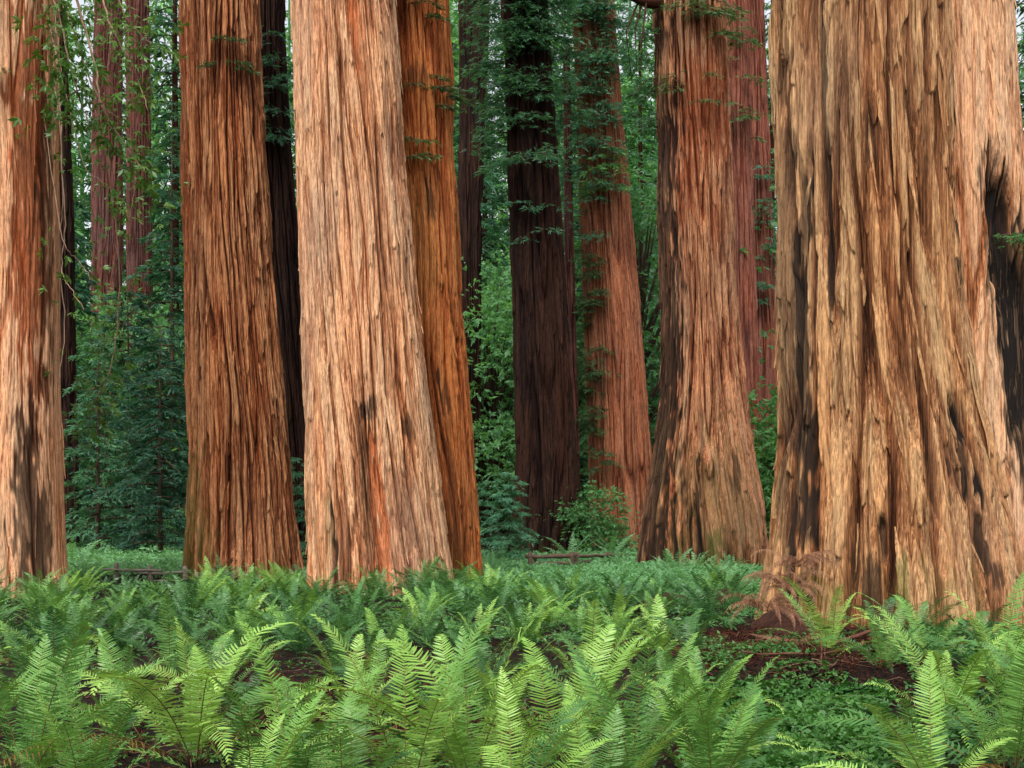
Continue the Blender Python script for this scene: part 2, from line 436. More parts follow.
# ------------------------------------------------------------------ redwood trunks
class Redwood:
    def __init__(s, label, D, edges, mat, cols, dz, seed, feats=(), amp=1.0, wA=0.30, wB=0.11, lobes=0.05, zmax=42.0, group="redwood trunks", shingle=1.0, kB=0.55, fw=0.12, strips=0, name="redwood_tree", spiral=0.0, top=None):
        s.D = D
        e = sorted([(CAMZ - (y - HZ) * D / F, (xl + xr) / 2, (xr - xl) / 2) for y, xl, xr in edges])
        zs = np.array([a[0] for a in e]); cs = np.array([(a[1] - 512) * D / F for a in e]); rs = np.array([a[2] * D / F for a in e])
        sl = np.clip((cs[-1] - cs[-2]) / (zs[-1] - zs[-2]), -0.06, 0.06)
        ztop = zs[-1]
        zmax = top if top else max(zmax, ztop + 12)
        zs = np.concatenate([[-0.6], zs, [zmax]]); cs = np.concatenate([cs[:1], cs, [cs[-1] + sl * (zmax - ztop) * 0.6]])
        rs = np.concatenate([rs[:1] * 1.12, rs, [rs[-1] * (0.3 if not top else 0.75)]])
        # smooth profile
        zf = np.linspace(zs[0], zmax, 600)
        ker = np.hanning(15); ker /= ker.sum()
        def sm(a):
            v = np.interp(zf, zs, a); vp = np.pad(v, 7, mode="edge"); return np.convolve(vp, ker, "valid")
        s.zf, s.cf, s.rf = zf, sm(cs), sm(rs)
        s.x0 = float(np.interp(0, zf, s.cf))
        p = (np.arange(cols) / cols * 2 - 1) * np.pi
        phi = p - 0.5 * np.sin(p)
        zvis = ztop + 0.4
        Z = np.concatenate([np.arange(-0.5, zvis, dz), np.arange(zvis, zmax + 0.01, 0.8)])
        PH, ZZ = np.meshgrid(phi, Z)
        r0 = float(np.interp(3.0, zf, s.rf)); circ = 2 * np.pi * r0
        s.r0 = r0
        C = np.interp(ZZ, zf, s.cf); RR = np.interp(ZZ, zf, s.rf)
        T = PH / (2 * np.pi) + 0.5 + spiral * ZZ / circ
        n0 = max(3, int(circ / 1.1))
        warp = 0.16 / circ * pn(T * n0, ZZ / 5.5, n0, seed) + 0.030 / circ * pn(T * 4 * n0, ZZ / 1.6, 4 * n0, seed + 1)
        T = T + warp
        nA = max(5, int(circ / wA)); nB = max(9, int(circ / wB)); nC = max(7, int(circ / 0.19)); nD = max(20, int(circ / 0.045))
        a = np.abs(pn(T * nA, ZZ / 6.0, nA, seed + 2)); hA = 1 - np.exp(-(a / fw) ** 1.3)
        b = np.abs(pn(T * nB, ZZ / 3.0, nB, seed + 3)); hB = 1 - np.exp(-(b / 0.13))
        # overlapping torn strips: every strip is thick at its free lower end
        hC = 0; tint = 0
        for q, (nn, L0) in enumerate(((nC, 1.5), (int(nC * 0.63) + 3, 2.6))):
            uu = T * nn + 0.37 * q
            cell = np.floor(uu); fr = uu - cell; cell = cell.astype(np.int64) % nn
            L = L0 * (0.6 + 0.9 * _h(cell, cell * 0 + 5, seed + 9 + q))
            sv = ZZ / L + 7 * _h(cell, cell * 0 + 1, seed + 4 + q) + 0.08 * pn(T * nD, ZZ * 3, nD, seed + 21)
            k = np.floor(sv); fz = sv - k
            amt = _h(cell, k.astype(np.int64), seed + 6 + q)
            w = 0.5 * (0.30 + 0.75 * np.minimum(fz * 2.2, 1))
            prof = sst(0.0, 0.07, w - np.abs(fr - 0.5) + 0.05 * pn(T * nD, ZZ / 0.25, nD, seed + 22))
            hC = np.maximum(hC, prof * (1 - fz) ** 0.8 * sst(0.25, 0.75, amt) * (1.0 if q == 0 else 1.25))
            tint = tint + 0.5 * (amt - 0.5)
        dd = pn(T * nD, ZZ / 0.7, nD, seed + 5)
        ee = pn(T * nD * 2, ZZ / 0.28, nD * 2, seed + 15)
        # furrows open and close along their length
        hA = 1 - (1 - hA) * np.clip(1.0 + 0.7 * pn(T * nA, ZZ / 1.7, nA, seed + 16), 0.3, 1.25)
        hA = np.clip(hA, -0.2, 1)
        lob = 0
        if lobes:
            nl = max(4, int(circ / 1.5))
            lob = lobes * r0 * (0.35 + 1.6 * np.exp(-np.clip(ZZ, 0, None) / 2.2)) * pn(T * nl, ZZ / 7.0, nl, seed + 11)
        big = pn(T * n0 * 2, ZZ / 1.5, n0 * 2, seed + 13)
        disp = amp * (0.12 * (hA - 1) + 0.045 * (hB - 1) + 0.05 * shingle * (hC - 0.35) + 0.016 * dd + 0.010 * ee + 0.02 * big) + lob
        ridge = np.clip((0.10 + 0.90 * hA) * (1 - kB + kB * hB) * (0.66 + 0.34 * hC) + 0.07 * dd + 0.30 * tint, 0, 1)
        ch = np.zeros_like(ZZ); mo = np.zeros_like(ZZ); ba = np.zeros_like(ZZ)
        nse = 0.8 * pn(T * nB, ZZ / 0.9, nB, seed + 31) + 0.7 * pn(T * nD, ZZ / 0.4, nD, seed + 32) + 0.35 * (ridge - 0.5)
        for kind, x, y0, y1, hw, st in feats:
            zc, zh = CAMZ - ((y0 + y1) / 2 - HZ) * D / F, abs(y1 - y0) / 2 * D / F
            cxx = np.interp(ZZ, zf, s.cf)
            xw = (x - 512) * D / F
            rc = float(np.interp(zc, zf, s.rf)); cc = float(np.interp(zc, zf, s.cf))
            ph0 = math.asin(max(-0.97, min(0.97, (xw - cc) / rc)))
            wid = hw * D / F / max(0.25, math.cos(ph0))
            dp = (PH - ph0) * rc / wid
            dzv = (ZZ - zc) / zh
            m = 1 - sst(0.75, 1.1, (np.abs(dp) ** 3 + np.abs(dzv) ** 3) ** (1 / 3) + (0.95 if zh < 0.5 else 0.7) * nse)
            m = m * st
            if kind == "char_shade":  # burn marks, plus dark flank shade painted into the bark
                ch = np.maximum(ch, m * np.clip(1.45 - 0.75 * ridge, 0, 1))
            elif kind == "moss":
                mo = np.maximum(mo, m)
            elif kind == "tint":
                ba = np.maximum(ba, m)
            elif kind == "sunk":            # outer bark broken off in one slab
                disp = disp - 0.06 * m; ridge = ridge * (1 - 0.45 * m); ch = np.maximum(ch, 0.42 * m * np.clip(0.75 + 0.5 * nse, 0, 1))
            elif kind == "scar":            # bark torn away: sunken, fresh wood
                disp = disp * (1 - m * 0.6) - 0.07 * m; ba = np.maximum(ba, m)
            elif kind == "hollow":          # burnt hollow
                m2 = st * (1 - sst(0.45, 1.15, (np.abs(dp) ** 3 + np.abs(dzv) ** 3) ** (1 / 3) + 0.22 * nse)); disp = disp * (1 - 0.5 * m2) - 0.26 * m2; ch = np.maximum(ch, np.clip(np.maximum(m, m2 * 1.5) * (1 - 0.5 * sst(0.6, 0.9, nse)), 0, 1))
            elif kind == "knob":
                g = np.exp(-(dp ** 2 + dzv ** 2) * 1.2); disp = disp + g * st
        mo = np.maximum(mo, 0.35 * np.exp(-np.clip(ZZ, 0, None) / 0.8) * sst(-0.1, 0.4, big))
        RR = RR + disp
        X = C - s.x0 + RR * np.sin(PH); Y = -RR * np.cos(PH)
        V = np.stack([X, Y, ZZ], -1).reshape(-1, 3)
        nr, nc = ZZ.shape
        i = np.arange(nr - 1)[:, None] * nc; j = np.arange(nc)[None, :]; j2 = (j + 1) % nc
        f4 = np.stack([i + j, i + j2, i + nc + j2, i + nc + j], -1).reshape(-1, 4)
        cap = (nr - 1) * nc
        V = np.concatenate([V, [[C[-1, 0] - s.x0, 0, zmax + 0.2]]])
        f3 = np.stack([cap + np.arange(nc), cap + (np.arange(nc) + 1) % nc, np.full(nc, len(V) - 1)], 1)
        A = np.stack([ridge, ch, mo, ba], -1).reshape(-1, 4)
        A = np.concatenate([A, [[0.5, 0, 0, 0]]])
        if strips:                       # long slivers of bark, fixed at the top, free and a little raised at the lower tip
            rg = np.random.default_rng(seed + 500)
            SV, SF, SA = [], [], []; nv = len(V)
            for q in range(strips):
                ph0 = rg.uniform(-1.9, 1.9); Lz = rg.uniform(0.35, 1.9); z1 = rg.uniform(0.7, zvis + 1.0); w = rg.uniform(0.012, 0.045) * (0.6 + 0.4 * Lz)
                t = np.linspace(0, 1, 10); zz = z1 - Lz * t
                ph = ph0 + (rg.normal() * 0.05 * Lz * t + 0.012 * np.sin(t * rg.uniform(2, 6) + rg.uniform(0, 6))) / r0
                if zz.min() < 0.3:
                    continue
                ri = np.clip(np.searchsorted(Z, zz), 0, nr - 1); pi_ = np.searchsorted(phi, ph)
                base = np.max([RR[ri, (pi_ + k) % nc] for k in (-4, -2, 0, 2, 4)], axis=0)
                base = np.minimum(base, np.convolve(np.pad(base, 2, mode="edge"), np.ones(5) / 5, "valid") + 0.03)
                lift = 0.004 - 0.05 * np.clip(1 - t / 0.22, 0, 1) + rg.uniform(0.008, 0.045) * np.clip((t - 0.45) / 0.55, 0, 1) ** 1.6
                wid = w * np.sin(np.pi * np.clip(0.04 + 0.96 * t, 0, 1)) ** 0.7 * (1 - 0.25 * t)
                wid = wid * (1 + 0.15 * rg.normal(size=10)) + 0.002
                for dx_, dr_ in ((-1, -0.012), (-0.45, 0.004), (0.5, 0.006), (1, -0.010)):
                    p_ = ph + dx_ * wid / base; r_ = base + lift + dr_
                    c_ = np.interp(zz, zf, s.cf) - s.x0
                    SV.append(np.stack([c_ + r_ * np.sin(p_), -r_ * np.cos(p_), zz], 1))
                rid = np.clip(rg.uniform(0.45, 1.0) + 0 * t, 0, 1)
                SA.append(np.tile(np.stack([rid, ch[ri, pi_ % nc] * 0.9, mo[ri, pi_ % nc], ba[ri, pi_ % nc]], 1), (4, 1)))
                k_ = np.arange(9)
                for col_ in range(3):
                    SF.append(nv + np.stack([col_ * 10 + k_, col_ * 10 + k_ + 1, col_ * 10 + 11 + k_, col_ * 10 + 10 + k_], 1))
                nv += 40
            V = np.concatenate([V] + SV); f4 = np.concatenate([f4] + SF); A = np.concatenate([A] + SA)
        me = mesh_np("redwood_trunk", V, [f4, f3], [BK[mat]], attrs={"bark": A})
        g0 = float(gz(s.x0, D))
        s.e = empty(name, (s.x0, D, 0.0))
        tag(s.e, label, "redwood", group)
        s.trunk = add("trunk", me, s.e)

    def surf(s, px, py, out=0.0):
        """world point on the front of the trunk under that direction"""
        z = CAMZ - (py - HZ) * s.D / F
        c = float(np.interp(z, s.zf, s.cf)); r = float(np.interp(z, s.zf, s.rf))
        sx = max(-1, min(1, ((px - 512) * s.D / F - c) / r))
        ph = math.asin(sx)
        return np.array([c + (r + out) * math.sin(ph), s.D - (r + out) * math.cos(ph), z]), np.array([math.sin(ph), -math.cos(ph), 0])

    def sprout(s, spots, size, K=6, mat=None, name="sprout", seed=1, width=0.2, reach=0.5, n=26, droop=0.35, flat=0.85):
        """leafy shoots growing out of the bark; each spot (px, py) is one shoot"""
        rng = np.random.default_rng(seed)
        AP, AD = [], []
        mb = MB()
        for (px, py) in spots:
            p0, nrm = s.surf(px, py, -0.05)
            tang = np.array([-nrm[1], nrm[0], 0])
            for k in range(3):
                az = rng.normal() * 0.7
                dv = nrm * math.cos(az) + tang * math.sin(az)
                L = reach * rng.uniform(0.6, 1.3)
                t = np.linspace(0, 1, 5)[:, None]
                tw = p0 + dv * L * t + np.array([0, 0, 1]) * (0.1 * L * t - droop * L * t * t)
                mb.tube(tw, np.linspace(0.012, 0.004, 5), 4)
                m = n // 3
                ss = rng.uniform(0.15, 1, m)
                lat = rng.normal(size=m) * 0.22 * L
                sd = np.cross(dv, [0, 0, 1])
                p = p0 + dv * (L * ss)[:, None] + sd * lat[:, None]
                p[:, 2] += L * (0.1 * ss - droop * ss * ss) - 0.25 * np.abs(lat) + rng.normal(size=m) * 0.06 * L
                AP.append(p); AD.append(dv + sd * np.sign(lat)[:, None] * 0.7 + np.array([0, 0, -0.3]))
        P_ = np.concatenate(AP) - np.array([s.x0, s.D, 0])
        V, f = sprays(P_, np.concatenate(AD), size * rng.uniform(0.7, 1.2, len(P_)), K, rng=rng, width=width, flat=flat)
        mb.V = [v - np.array([s.x0, s.D, 0]) for v in mb.V]
        nf0 = sum(len(q) for q in mb.F4)
        mb.F4.append(f + mb.n); mb.V.append(V); mb.n += len(V)
        me = mb.mesh("sprout_foliage", [mat or M_sprout, M_twig], smooth=False)
        idx = np.zeros(len(me.polygons), np.int32); idx[:nf0] = 1; idx[nf0 + len(f):] = 1
        me.polygons.foreach_set("material_index", idx)
        o = add("foliage", me, s.e)
        return o


G1 = "redwoods nearest the ferns"
t1 = Redwood("pale orange redwood cut by the left edge, charred streak down its right side", 25.0,
    [(0, -80, 55), (200, -80, 56), (380, -83, 57), (480, -86, 60), (560, -90, 63), (605, -94, 68)], "orange", 560, 0.035, 11,
    [("char_shade", 46, 392, 620, 10, 0.85), ("char_shade", 55, 60, 400, 3, 0.7), ("char_shade", 52, 470, 620, 8, 0.9), ("tint", 46, -60, 420, 13, 1.0), ("tint", 5, -60, 25, 60, 0.6), ("moss", 3, 90, 170, 9, 0.8), ("char_shade", 52, 480, 600, 10, 0.8)], amp=0.42, wA=0.38, wB=0.12, shingle=0.5, lobes=0.02, strips=60)  # narrow dark band along the right edge paints that flank's shade
t2 = Redwood("reddish brown redwood with mossy green left foot, second trunk from the left edge", 31.0,
    [(0, 180, 259), (150, 181, 266), (300, 186, 275), (450, 189, 288), (520, 188, 294), (575, 183, 303), (595, 178, 310)], "red", 640, 0.04, 23,
    [("moss", 196, 440, 600, 12, 0.75), ("moss", 215, 500, 580, 12, 0.45), ("knob", 249, 548, 585, 13, 0.22), ("char_shade", 249, 556, 560, 7, 0.9), ("tint", 186, 0, 300, 7, 0.7), ("char_shade", 208, 300, 400, 2, .7)], amp=1.15, wA=0.22, wB=0.085, shingle=1.0, strips=110)
t3 = Redwood("broad pale tan redwood with a grey and orange torn bark scar", 26.0,
    [(0, 292, 395), (150, 296, 404), (300, 301, 418), (450, 306, 438), (580, 309, 454), (610, 306, 460)], "tan", 700, 0.034, 37,
    [("scar", 388, 440, 600, 8, 0.95), ("scar", 362, -20, 90, 5, 0.6), ("sunk", 374, 404, 600, 12, 1.0), ("char_shade", 375, 402, 425, 8, 0.75), ("char_shade", 372, 425, 520, 4, .6), ("sunk", 352, 505, 600, 9, 0.8), ("sunk", 415, 470, 560, 6, .7), ("char_shade", 342, 500, 610, 2.5, 0.9), ("moss", 338, 500, 560, 6, 0.4), ("tint", 305, 540, 640, 4, 0.7), ("char_shade", 412, 420, 440, 4, .7)], amp=0.9, wA=0.26, wB=0.10, spiral=0.03, shingle=0.9, strips=70)
t4 = Redwood("rusty orange redwood fused behind the broad tan redwood on its right", 28.3,
    [(0, 350, 450), (150, 356, 454), (300, 364, 462), (450, 374, 475), (540, 378, 482), (600, 378, 484)], "rust", 600, 0.038, 41,
    [("char_shade", 433, 185, 228, 4, 0.85), ("tint", 423, 195, 320, 16, 0.7), ("char_shade", 456, 400, 600, 5, 0.5), ("char_shade", 446, 380, 425, 5, 0.8), ("char_shade", 420, 80, 100, 10, .6)], amp=0.9, wA=0.3, wB=0.10, strips=70)
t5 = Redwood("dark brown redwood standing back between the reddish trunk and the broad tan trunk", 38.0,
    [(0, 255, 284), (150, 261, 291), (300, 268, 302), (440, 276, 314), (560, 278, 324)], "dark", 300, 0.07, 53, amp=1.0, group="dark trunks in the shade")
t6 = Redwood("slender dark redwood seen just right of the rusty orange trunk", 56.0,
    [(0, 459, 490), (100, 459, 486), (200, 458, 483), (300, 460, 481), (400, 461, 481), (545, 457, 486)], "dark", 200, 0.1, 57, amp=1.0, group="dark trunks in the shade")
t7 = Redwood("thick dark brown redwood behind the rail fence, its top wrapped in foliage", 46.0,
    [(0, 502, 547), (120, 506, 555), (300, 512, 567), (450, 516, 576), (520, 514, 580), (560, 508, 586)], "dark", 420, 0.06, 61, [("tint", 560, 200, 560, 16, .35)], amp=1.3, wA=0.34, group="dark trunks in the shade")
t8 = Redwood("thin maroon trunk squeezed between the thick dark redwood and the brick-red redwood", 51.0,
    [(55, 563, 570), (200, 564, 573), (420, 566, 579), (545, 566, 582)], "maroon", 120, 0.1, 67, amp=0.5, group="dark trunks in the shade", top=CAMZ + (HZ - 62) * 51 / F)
t9 = Redwood("brick-red redwood with leafy shoots climbing its left half, behind the fence", 52.0,
    [(0, 572, 614), (120, 577, 623), (300, 583, 640), (450, 588, 652), (545, 590, 658), (560, 588, 662)], "brick", 420, 0.065, 71, [], amp=0.8, wA=0.24, group="redwoods beyond the fence")
t10 = Redwood("big weathered redwood with flared mossy foot standing in the green clearing", 36.0,
    [(0, 653, 724), (100, 657, 730), (200, 659, 732), (300, 661, 736), (380, 660, 744), (430, 657, 750), (480, 651, 759), (520, 646, 766), (560, 642, 772), (585, 637, 778)], "weathered", 640, 0.045, 83,
    [("char_shade", 659, -60, 600, 7, 0.9), ("char_shade", 653, 340, 620, 8, 0.9), ("tint", 700, 60, 170, 40, 0.8), ("tint", 685, 150, 240, 16, 0.7), ("hollow", 694, 402, 470, 3, 0.35), ("knob", 699, 450, 480, 11, 0.25), ("char_shade", 727, 455, 490, 5, 0.7), ("moss", 706, 525, 570, 9, 1.0), ("moss", 705, 470, 520, 9, 0.5), ("moss", 668, 530, 570, 12, 0.55), ("scar", 712, 185, 260, 8, 0.3), ("moss", 658, 560, 400, 5, 0.35), ("moss", 708, 430, 600, 62, 0.35), ("char_shade", 708, 470, 600, 62, 0.28), ("char_shade", 690, 460, 590, 3, 0.9)], amp=1.2, wA=0.36, wB=0.12, lobes=0.09, strips=100)  # left dark bands paint flank shade; the wide one darkens the foot
t11 = Redwood("slim brick-red redwood directly behind the big weathered trunk", 53.0,
    [(0, 724, 749), (200, 726, 753), (300, 728, 757), (560, 724, 766)], "redfar", 240, 0.09, 91, group="redwoods beyond the fence", amp=0.8)
t12 = Redwood("maroon redwood farther back, last trunk before the giant on the right", 62.0,
    [(0, 746, 764), (200, 750, 772), (330, 752, 777), (560, 750, 784)], "redfar", 240, 0.1, 97, group="redwoods beyond the fence", amp=0.9)
t13 = Redwood("giant redwood with deep ridges and black burnt hollows, nearest trunk", 17.6,
    [(0, 771, 948), (170, 774, 951), (300, 776, 958), (400, 776, 975), (500, 772, 1000), (560, 767, 1014), (620, 756, 1028), (665, 746, 1040)], "giant", 1150, 0.022, 101,
    [("char_shade", 779, -60, 620, 5, 0.6), ("char_shade", 790, 150, 590, 7, 0.95), ("char_shade", 808, -40, 330, 2.5, 0.9), ("char_shade", 853, -40, 40, 3, .5),  # left bands: charred streaks with the flank's shade painted in
     ("hollow", 928, 400, 445, 12, 0.35), ("sunk", 932, 405, 520, 17, 1.0), ("char_shade", 928, 398, 450, 12, 1.0), ("char_shade", 934, 440, 505, 11, 0.8), ("char_shade", 944, 462, 506, 8, 1.0), ("tint", 936, 440, 475, 6, 0.6), ("char_shade", 949, 500, 570, 3, .8),
     ("hollow", 850, 512, 560, 4, 0.5), ("char_shade", 835, 550, 610, 9, 0.75), ("hollow", 892, 500, 570, 4, 0.4), ("char_shade", 966, 555, 590, 5, .8),
     ("moss", 866, 560, 660, 7, 0.8), ("moss", 780, 560, 670, 20, 0.6), ("moss", 900, 560, 650, 30, 0.35), ("char_shade", 963, -60, 300, 3, .8), ("tint", 946, -60, 200, 7, .4), ("moss", 938, 530, 620, 7, .35)],
    amp=1.3, wA=0.42, wB=0.13, lobes=0.03, spiral=-0.02, shingle=0.8, kB=0.36, fw=0.16, strips=130)
t14 = Redwood("smooth tan redwood at the right edge with tall black fire scar, fused behind the giant", 19.8,
    [(0, 846, 1007), (150, 856, 1019), (300, 868, 1032), (450, 880, 1044), (640, 888, 1064)], "fused", 760, 0.028, 107,
    [("hollow", 975, 170, 330, 17, 0.8), ("hollow", 997, 214, 480, 30, 0.8), ("char_shade", 1003, 210, 600, 24, 0.95), ("tint", 1016, 330, 470, 5, .9)], amp=0.6, wA=0.42, wB=0.13, lobes=0.02, spiral=-0.05, strips=70)
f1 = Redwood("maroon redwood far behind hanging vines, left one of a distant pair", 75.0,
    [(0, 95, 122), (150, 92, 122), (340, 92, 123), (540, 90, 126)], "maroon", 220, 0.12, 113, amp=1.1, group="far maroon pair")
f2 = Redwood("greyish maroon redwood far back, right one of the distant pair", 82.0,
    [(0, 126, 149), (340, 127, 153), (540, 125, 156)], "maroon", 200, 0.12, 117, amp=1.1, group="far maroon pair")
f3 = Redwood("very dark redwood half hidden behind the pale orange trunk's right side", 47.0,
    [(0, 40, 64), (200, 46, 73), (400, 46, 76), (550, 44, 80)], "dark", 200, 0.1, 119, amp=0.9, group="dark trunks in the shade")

# leafy shoots on the trunks (parts of their trees)
rs = np.random.default_rng(5)
def patch(x0, x1, y0, y1, n):
    return list(zip(rs.uniform(x0, x1, n), rs.uniform(y0, y1, n)))
t1.sprout(patch(-2, 10, 12, 35, 4) + patch(-4, 10, 70, 108, 7), 0.17, 6, M_bay, seed=2, reach=0.35, n=18)
t2.sprout(patch(224, 252, 52, 82, 5), 0.17, 6, M_sprout, seed=3, reach=0.35, n=21)
t5.sprout(patch(257, 290, 40, 150, 16), 0.28, 6, M_hemlock, seed=4, reach=0.9)
t4.sprout(patch(410, 440, 5, 40, 5), 0.15, 6, M_sprout, seed=5, reach=0.4, n=15)
t4.sprout(patch(412, 450, 88, 118, 8), 0.16, 6, M_sprout, seed=6, reach=0.45, n=18)
t4.sprout(patch(410, 428, 150, 170, 4), 0.15, 6, M_sprout, seed=7, reach=0.45, n=18)
t7.sprout(patch(500, 552, -30, 95, 62) + patch(500, 552, 95, 170, 18), 0.24, 6, M_conifer, seed=8, reach=1.3, n=48)
t7.sprout(patch(512, 558, 180, 260, 5), 0.26, 6, M_hemlock, seed=9, reach=0.6, n=12)
t9.sprout(patch(572, 610, -20, 130, 66) + patch(574, 600, 130, 240, 24), 0.24, 6, M_hemlock, seed=10, reach=1.4, n=48)
t9.sprout(patch(578, 601, 240, 400, 30) + patch(586, 604, 380, 480, 14), 0.22, 6, M_sprout, seed=11, reach=0.8, n=36)
t9.sprout(patch(598, 628, 155, 205, 7), 0.3, 6, M_lime, seed=12, reach=1.3, n=24)
t10.sprout(patch(690, 728, 0, 45, 9) + patch(668, 690, 10, 20, 3), 0.2, 6, M_sprout, seed=13, reach=0.7, n=24)
t10.sprout(patch(665, 710, 85, 130, 7), 0.16, 5, M_sprout, seed=14, reach=0.6, n=15)
t10.sprout(patch(646, 660, 20, 150, 8), 0.24, 6, M_conifer, seed=15, reach=0.9, n=18, droop=0.7)
t11.sprout(patch(728, 758, 20, 140, 14), 0.26, 6, M_sprout, seed=16, reach=0.7, n=14)
t12.sprout(patch(752, 772, 150, 330, 16), 0.32, 6, M_hemlock, seed=17, reach=0.8, n=20)
t14.sprout([(985, 250), (994, 252), (1002, 255), (1012, 258), (1020, 262), (1018, 275), (1005, 250)], 0.14, 7, M_lime, seed=18, reach=0.5, n=21)


# ------------------------------------------------------------------ ferns
def frond(L, npairs, W, phi0, bend, seed, quads=2, mats=None, curl=0.0, dead=False, tipcurl=0.0):
    """one fern frond: an arching stem with pinnae on both sides. Grows from the origin, leaning to +x."""
    rng = np.random.default_rng(seed)
    n = 60
    s = np.linspace(0, 1, n)
    ang = phi0 + bend * s ** 1.6 + tipcurl * np.clip((s - 0.86) / 0.14, 0, 1) ** 2
    ds = L / (n - 1)
    x = np.concatenate([[0], np.cumsum(np.sin(ang[:-1]) * ds)]); z = np.concatenate([[0], np.cumsum(np.cos(ang[:-1]) * ds)])
    sway = 0.09 * L * rng.normal() * s ** 2 + 0.012 * L * np.sin(s * rng.uniform(3, 8) + rng.uniform(0, 6)) * s
    C = np.stack([x, sway, z], 1)
    mb = MB()
    k = np.linspace(0, n - 1, 12).astype(int)
    mb.tube(C[k], np.linspace(0.0042, 0.0012, 12) * (L / 1.0), 3)
    nst4 = sum(len(f) for f in mb.F4); nst3 = sum(len(f) for f in mb.F3)
    sp = np.repeat(np.linspace(0.15, 0.985, npairs), 2)
    sgn = np.tile([1.0, -1.0], npairs)
    sp = np.clip(sp + rng.normal(size=len(sp)) * 0.12 / npairs, 0.05, 0.995)
    i = sp * (n - 1)
    base = np.stack([np.interp(i, np.arange(n), C[:, q]) for q in range(3)], 1)
    a = np.interp(i, np.arange(n), ang)
    T = np.stack([np.sin(a), 0 * a, np.cos(a)], 1)
    N = np.stack([-np.cos(a), 0 * a, np.sin(a)], 1)          # upper face of the frond
    B = np.array([0, 1.0, 0])[None, :] * sgn[:, None]
    prof = np.interp(sp, [0, 0.14, 0.26, 0.48, 0.7, 0.88, 1.0], [0.3, 0.62, 0.9, 1.0, 0.84, 0.45, 0.05])
    ln = W * prof * rng.uniform(0.88, 1.08, len(sp))
    if not dead:
        ln = np.where(rng.uniform(size=len(sp)) < 0.02, ln * 0.4, ln)
    hw = np.minimum(0.0056 * (40 / npairs) ** 0.8 * (L / 1.0), 0.30 * ln + 0.002) * rng.uniform(0.85, 1.15, len(sp)) * (0.6 if dead else 1)
    fw = np.interp(sp, [0, 0.5, 1], [0.05, 0.22, 0.75]) + rng.normal(size=len(sp)) * 0.05
    lift = 0.16 + rng.normal(size=len(sp)) * 0.09 - (0.75 * rng.uniform(0.2, 1.6, len(sp)) if dead else 0)
    d0 = B + T * fw[:, None] + N * lift[:, None]
    d0 /= np.linalg.norm(d0, axis=1)[:, None]
    w0 = T * 0.97 + N * rng.normal(size=len(sp))[:, None] * 0.22 + N * 0.28
    w0 -= d0 * (w0 * d0).sum(1)[:, None]; w0 /= np.linalg.norm(w0, axis=1)[:, None]
    droopv = -N * (0.14 + curl)
    def pt(t, w):
        return base + d0 * (ln * t)[:, None] + (T * 0.10 + droopv) * (ln * t * t)[:, None] + w0 * (hw * w)[:, None]
    if quads == 2:
        pts = [pt(0.0, -0.75), pt(0.0, 0.95), pt(0.45, 1.0), pt(0.45, -0.9), pt(0.8, 0.62), pt(0.8, -0.55), pt(1.0, 0.0)]
        V = np.stack(pts, 1).reshape(-1, 3); m = len(sp); o = np.arange(m)[:, None] * 7
        f4 = np.concatenate([o + np.array([[0, 1, 2, 3]]), o + np.array([[3, 2, 4, 5]])]); f3 = o + np.array([[5, 4, 6]])
        mb.add(V, f4, f3)
    else:
        V = np.stack([pt(0.0, -0.8), pt(0.0, 1.0), pt(0.62, 0.9), pt(1.0, 0.0), pt(0.62, -0.8)], 1).reshape(-1, 3); m = len(sp); o = np.arange(m)[:, None] * 5
        mb.add(V, o + np.array([[0, 1, 2, 4]]), o + np.array([[4, 2, 3]]))
    return mb, nst4, nst3


def frond_mesh(*a, mats, **k):
    mb, n4, n3 = frond(*a, **k)
    me = mb.mesh("fern_frond", mats, smooth=True)
    m4 = sum(len(f) for f in mb.F4); m3 = sum(len(f) for f in mb.F3)
    idx = np.zeros(m4 + m3, np.int32); idx[:n4] = 1; idx[m4:m4 + n3] = 1
    me.polygons.foreach_set("material_index", idx)
    return me


FR = {}
for mi in range(3):
    FR[mi] = []
    for q in range(9):
        L = 1.0
        FR[mi].append(frond_mesh(L, int(R.integers(46, 54)), R.uniform(0.095, 0.128), R.uniform(-0.08, 0.18), R.uniform(0.5, 1.9), 100 + q + 20 * mi, mats=[M_fern[mi], M_stem],
                                 tipcurl=R.choice([0, 0.6, 1.2, 2.2])))
FRB = [frond_mesh(1.0, int(R.integers(38, 44)), R.uniform(0.085, 0.11), R.uniform(0.3, 0.6), R.uniform(1.1, 1.6), 180 + q, mats=[M_fern[q % 3], M_stem]) for q in range(6)]


OLDF = [frond_mesh(1.0, 36, R.uniform(0.07, 0.10), R.uniform(0.3, 0.7), R.uniform(1.4, 2.0), 260 + q, mats=[M_old, M_stem], curl=0.25, dead=q > 1) for q in range(4)]


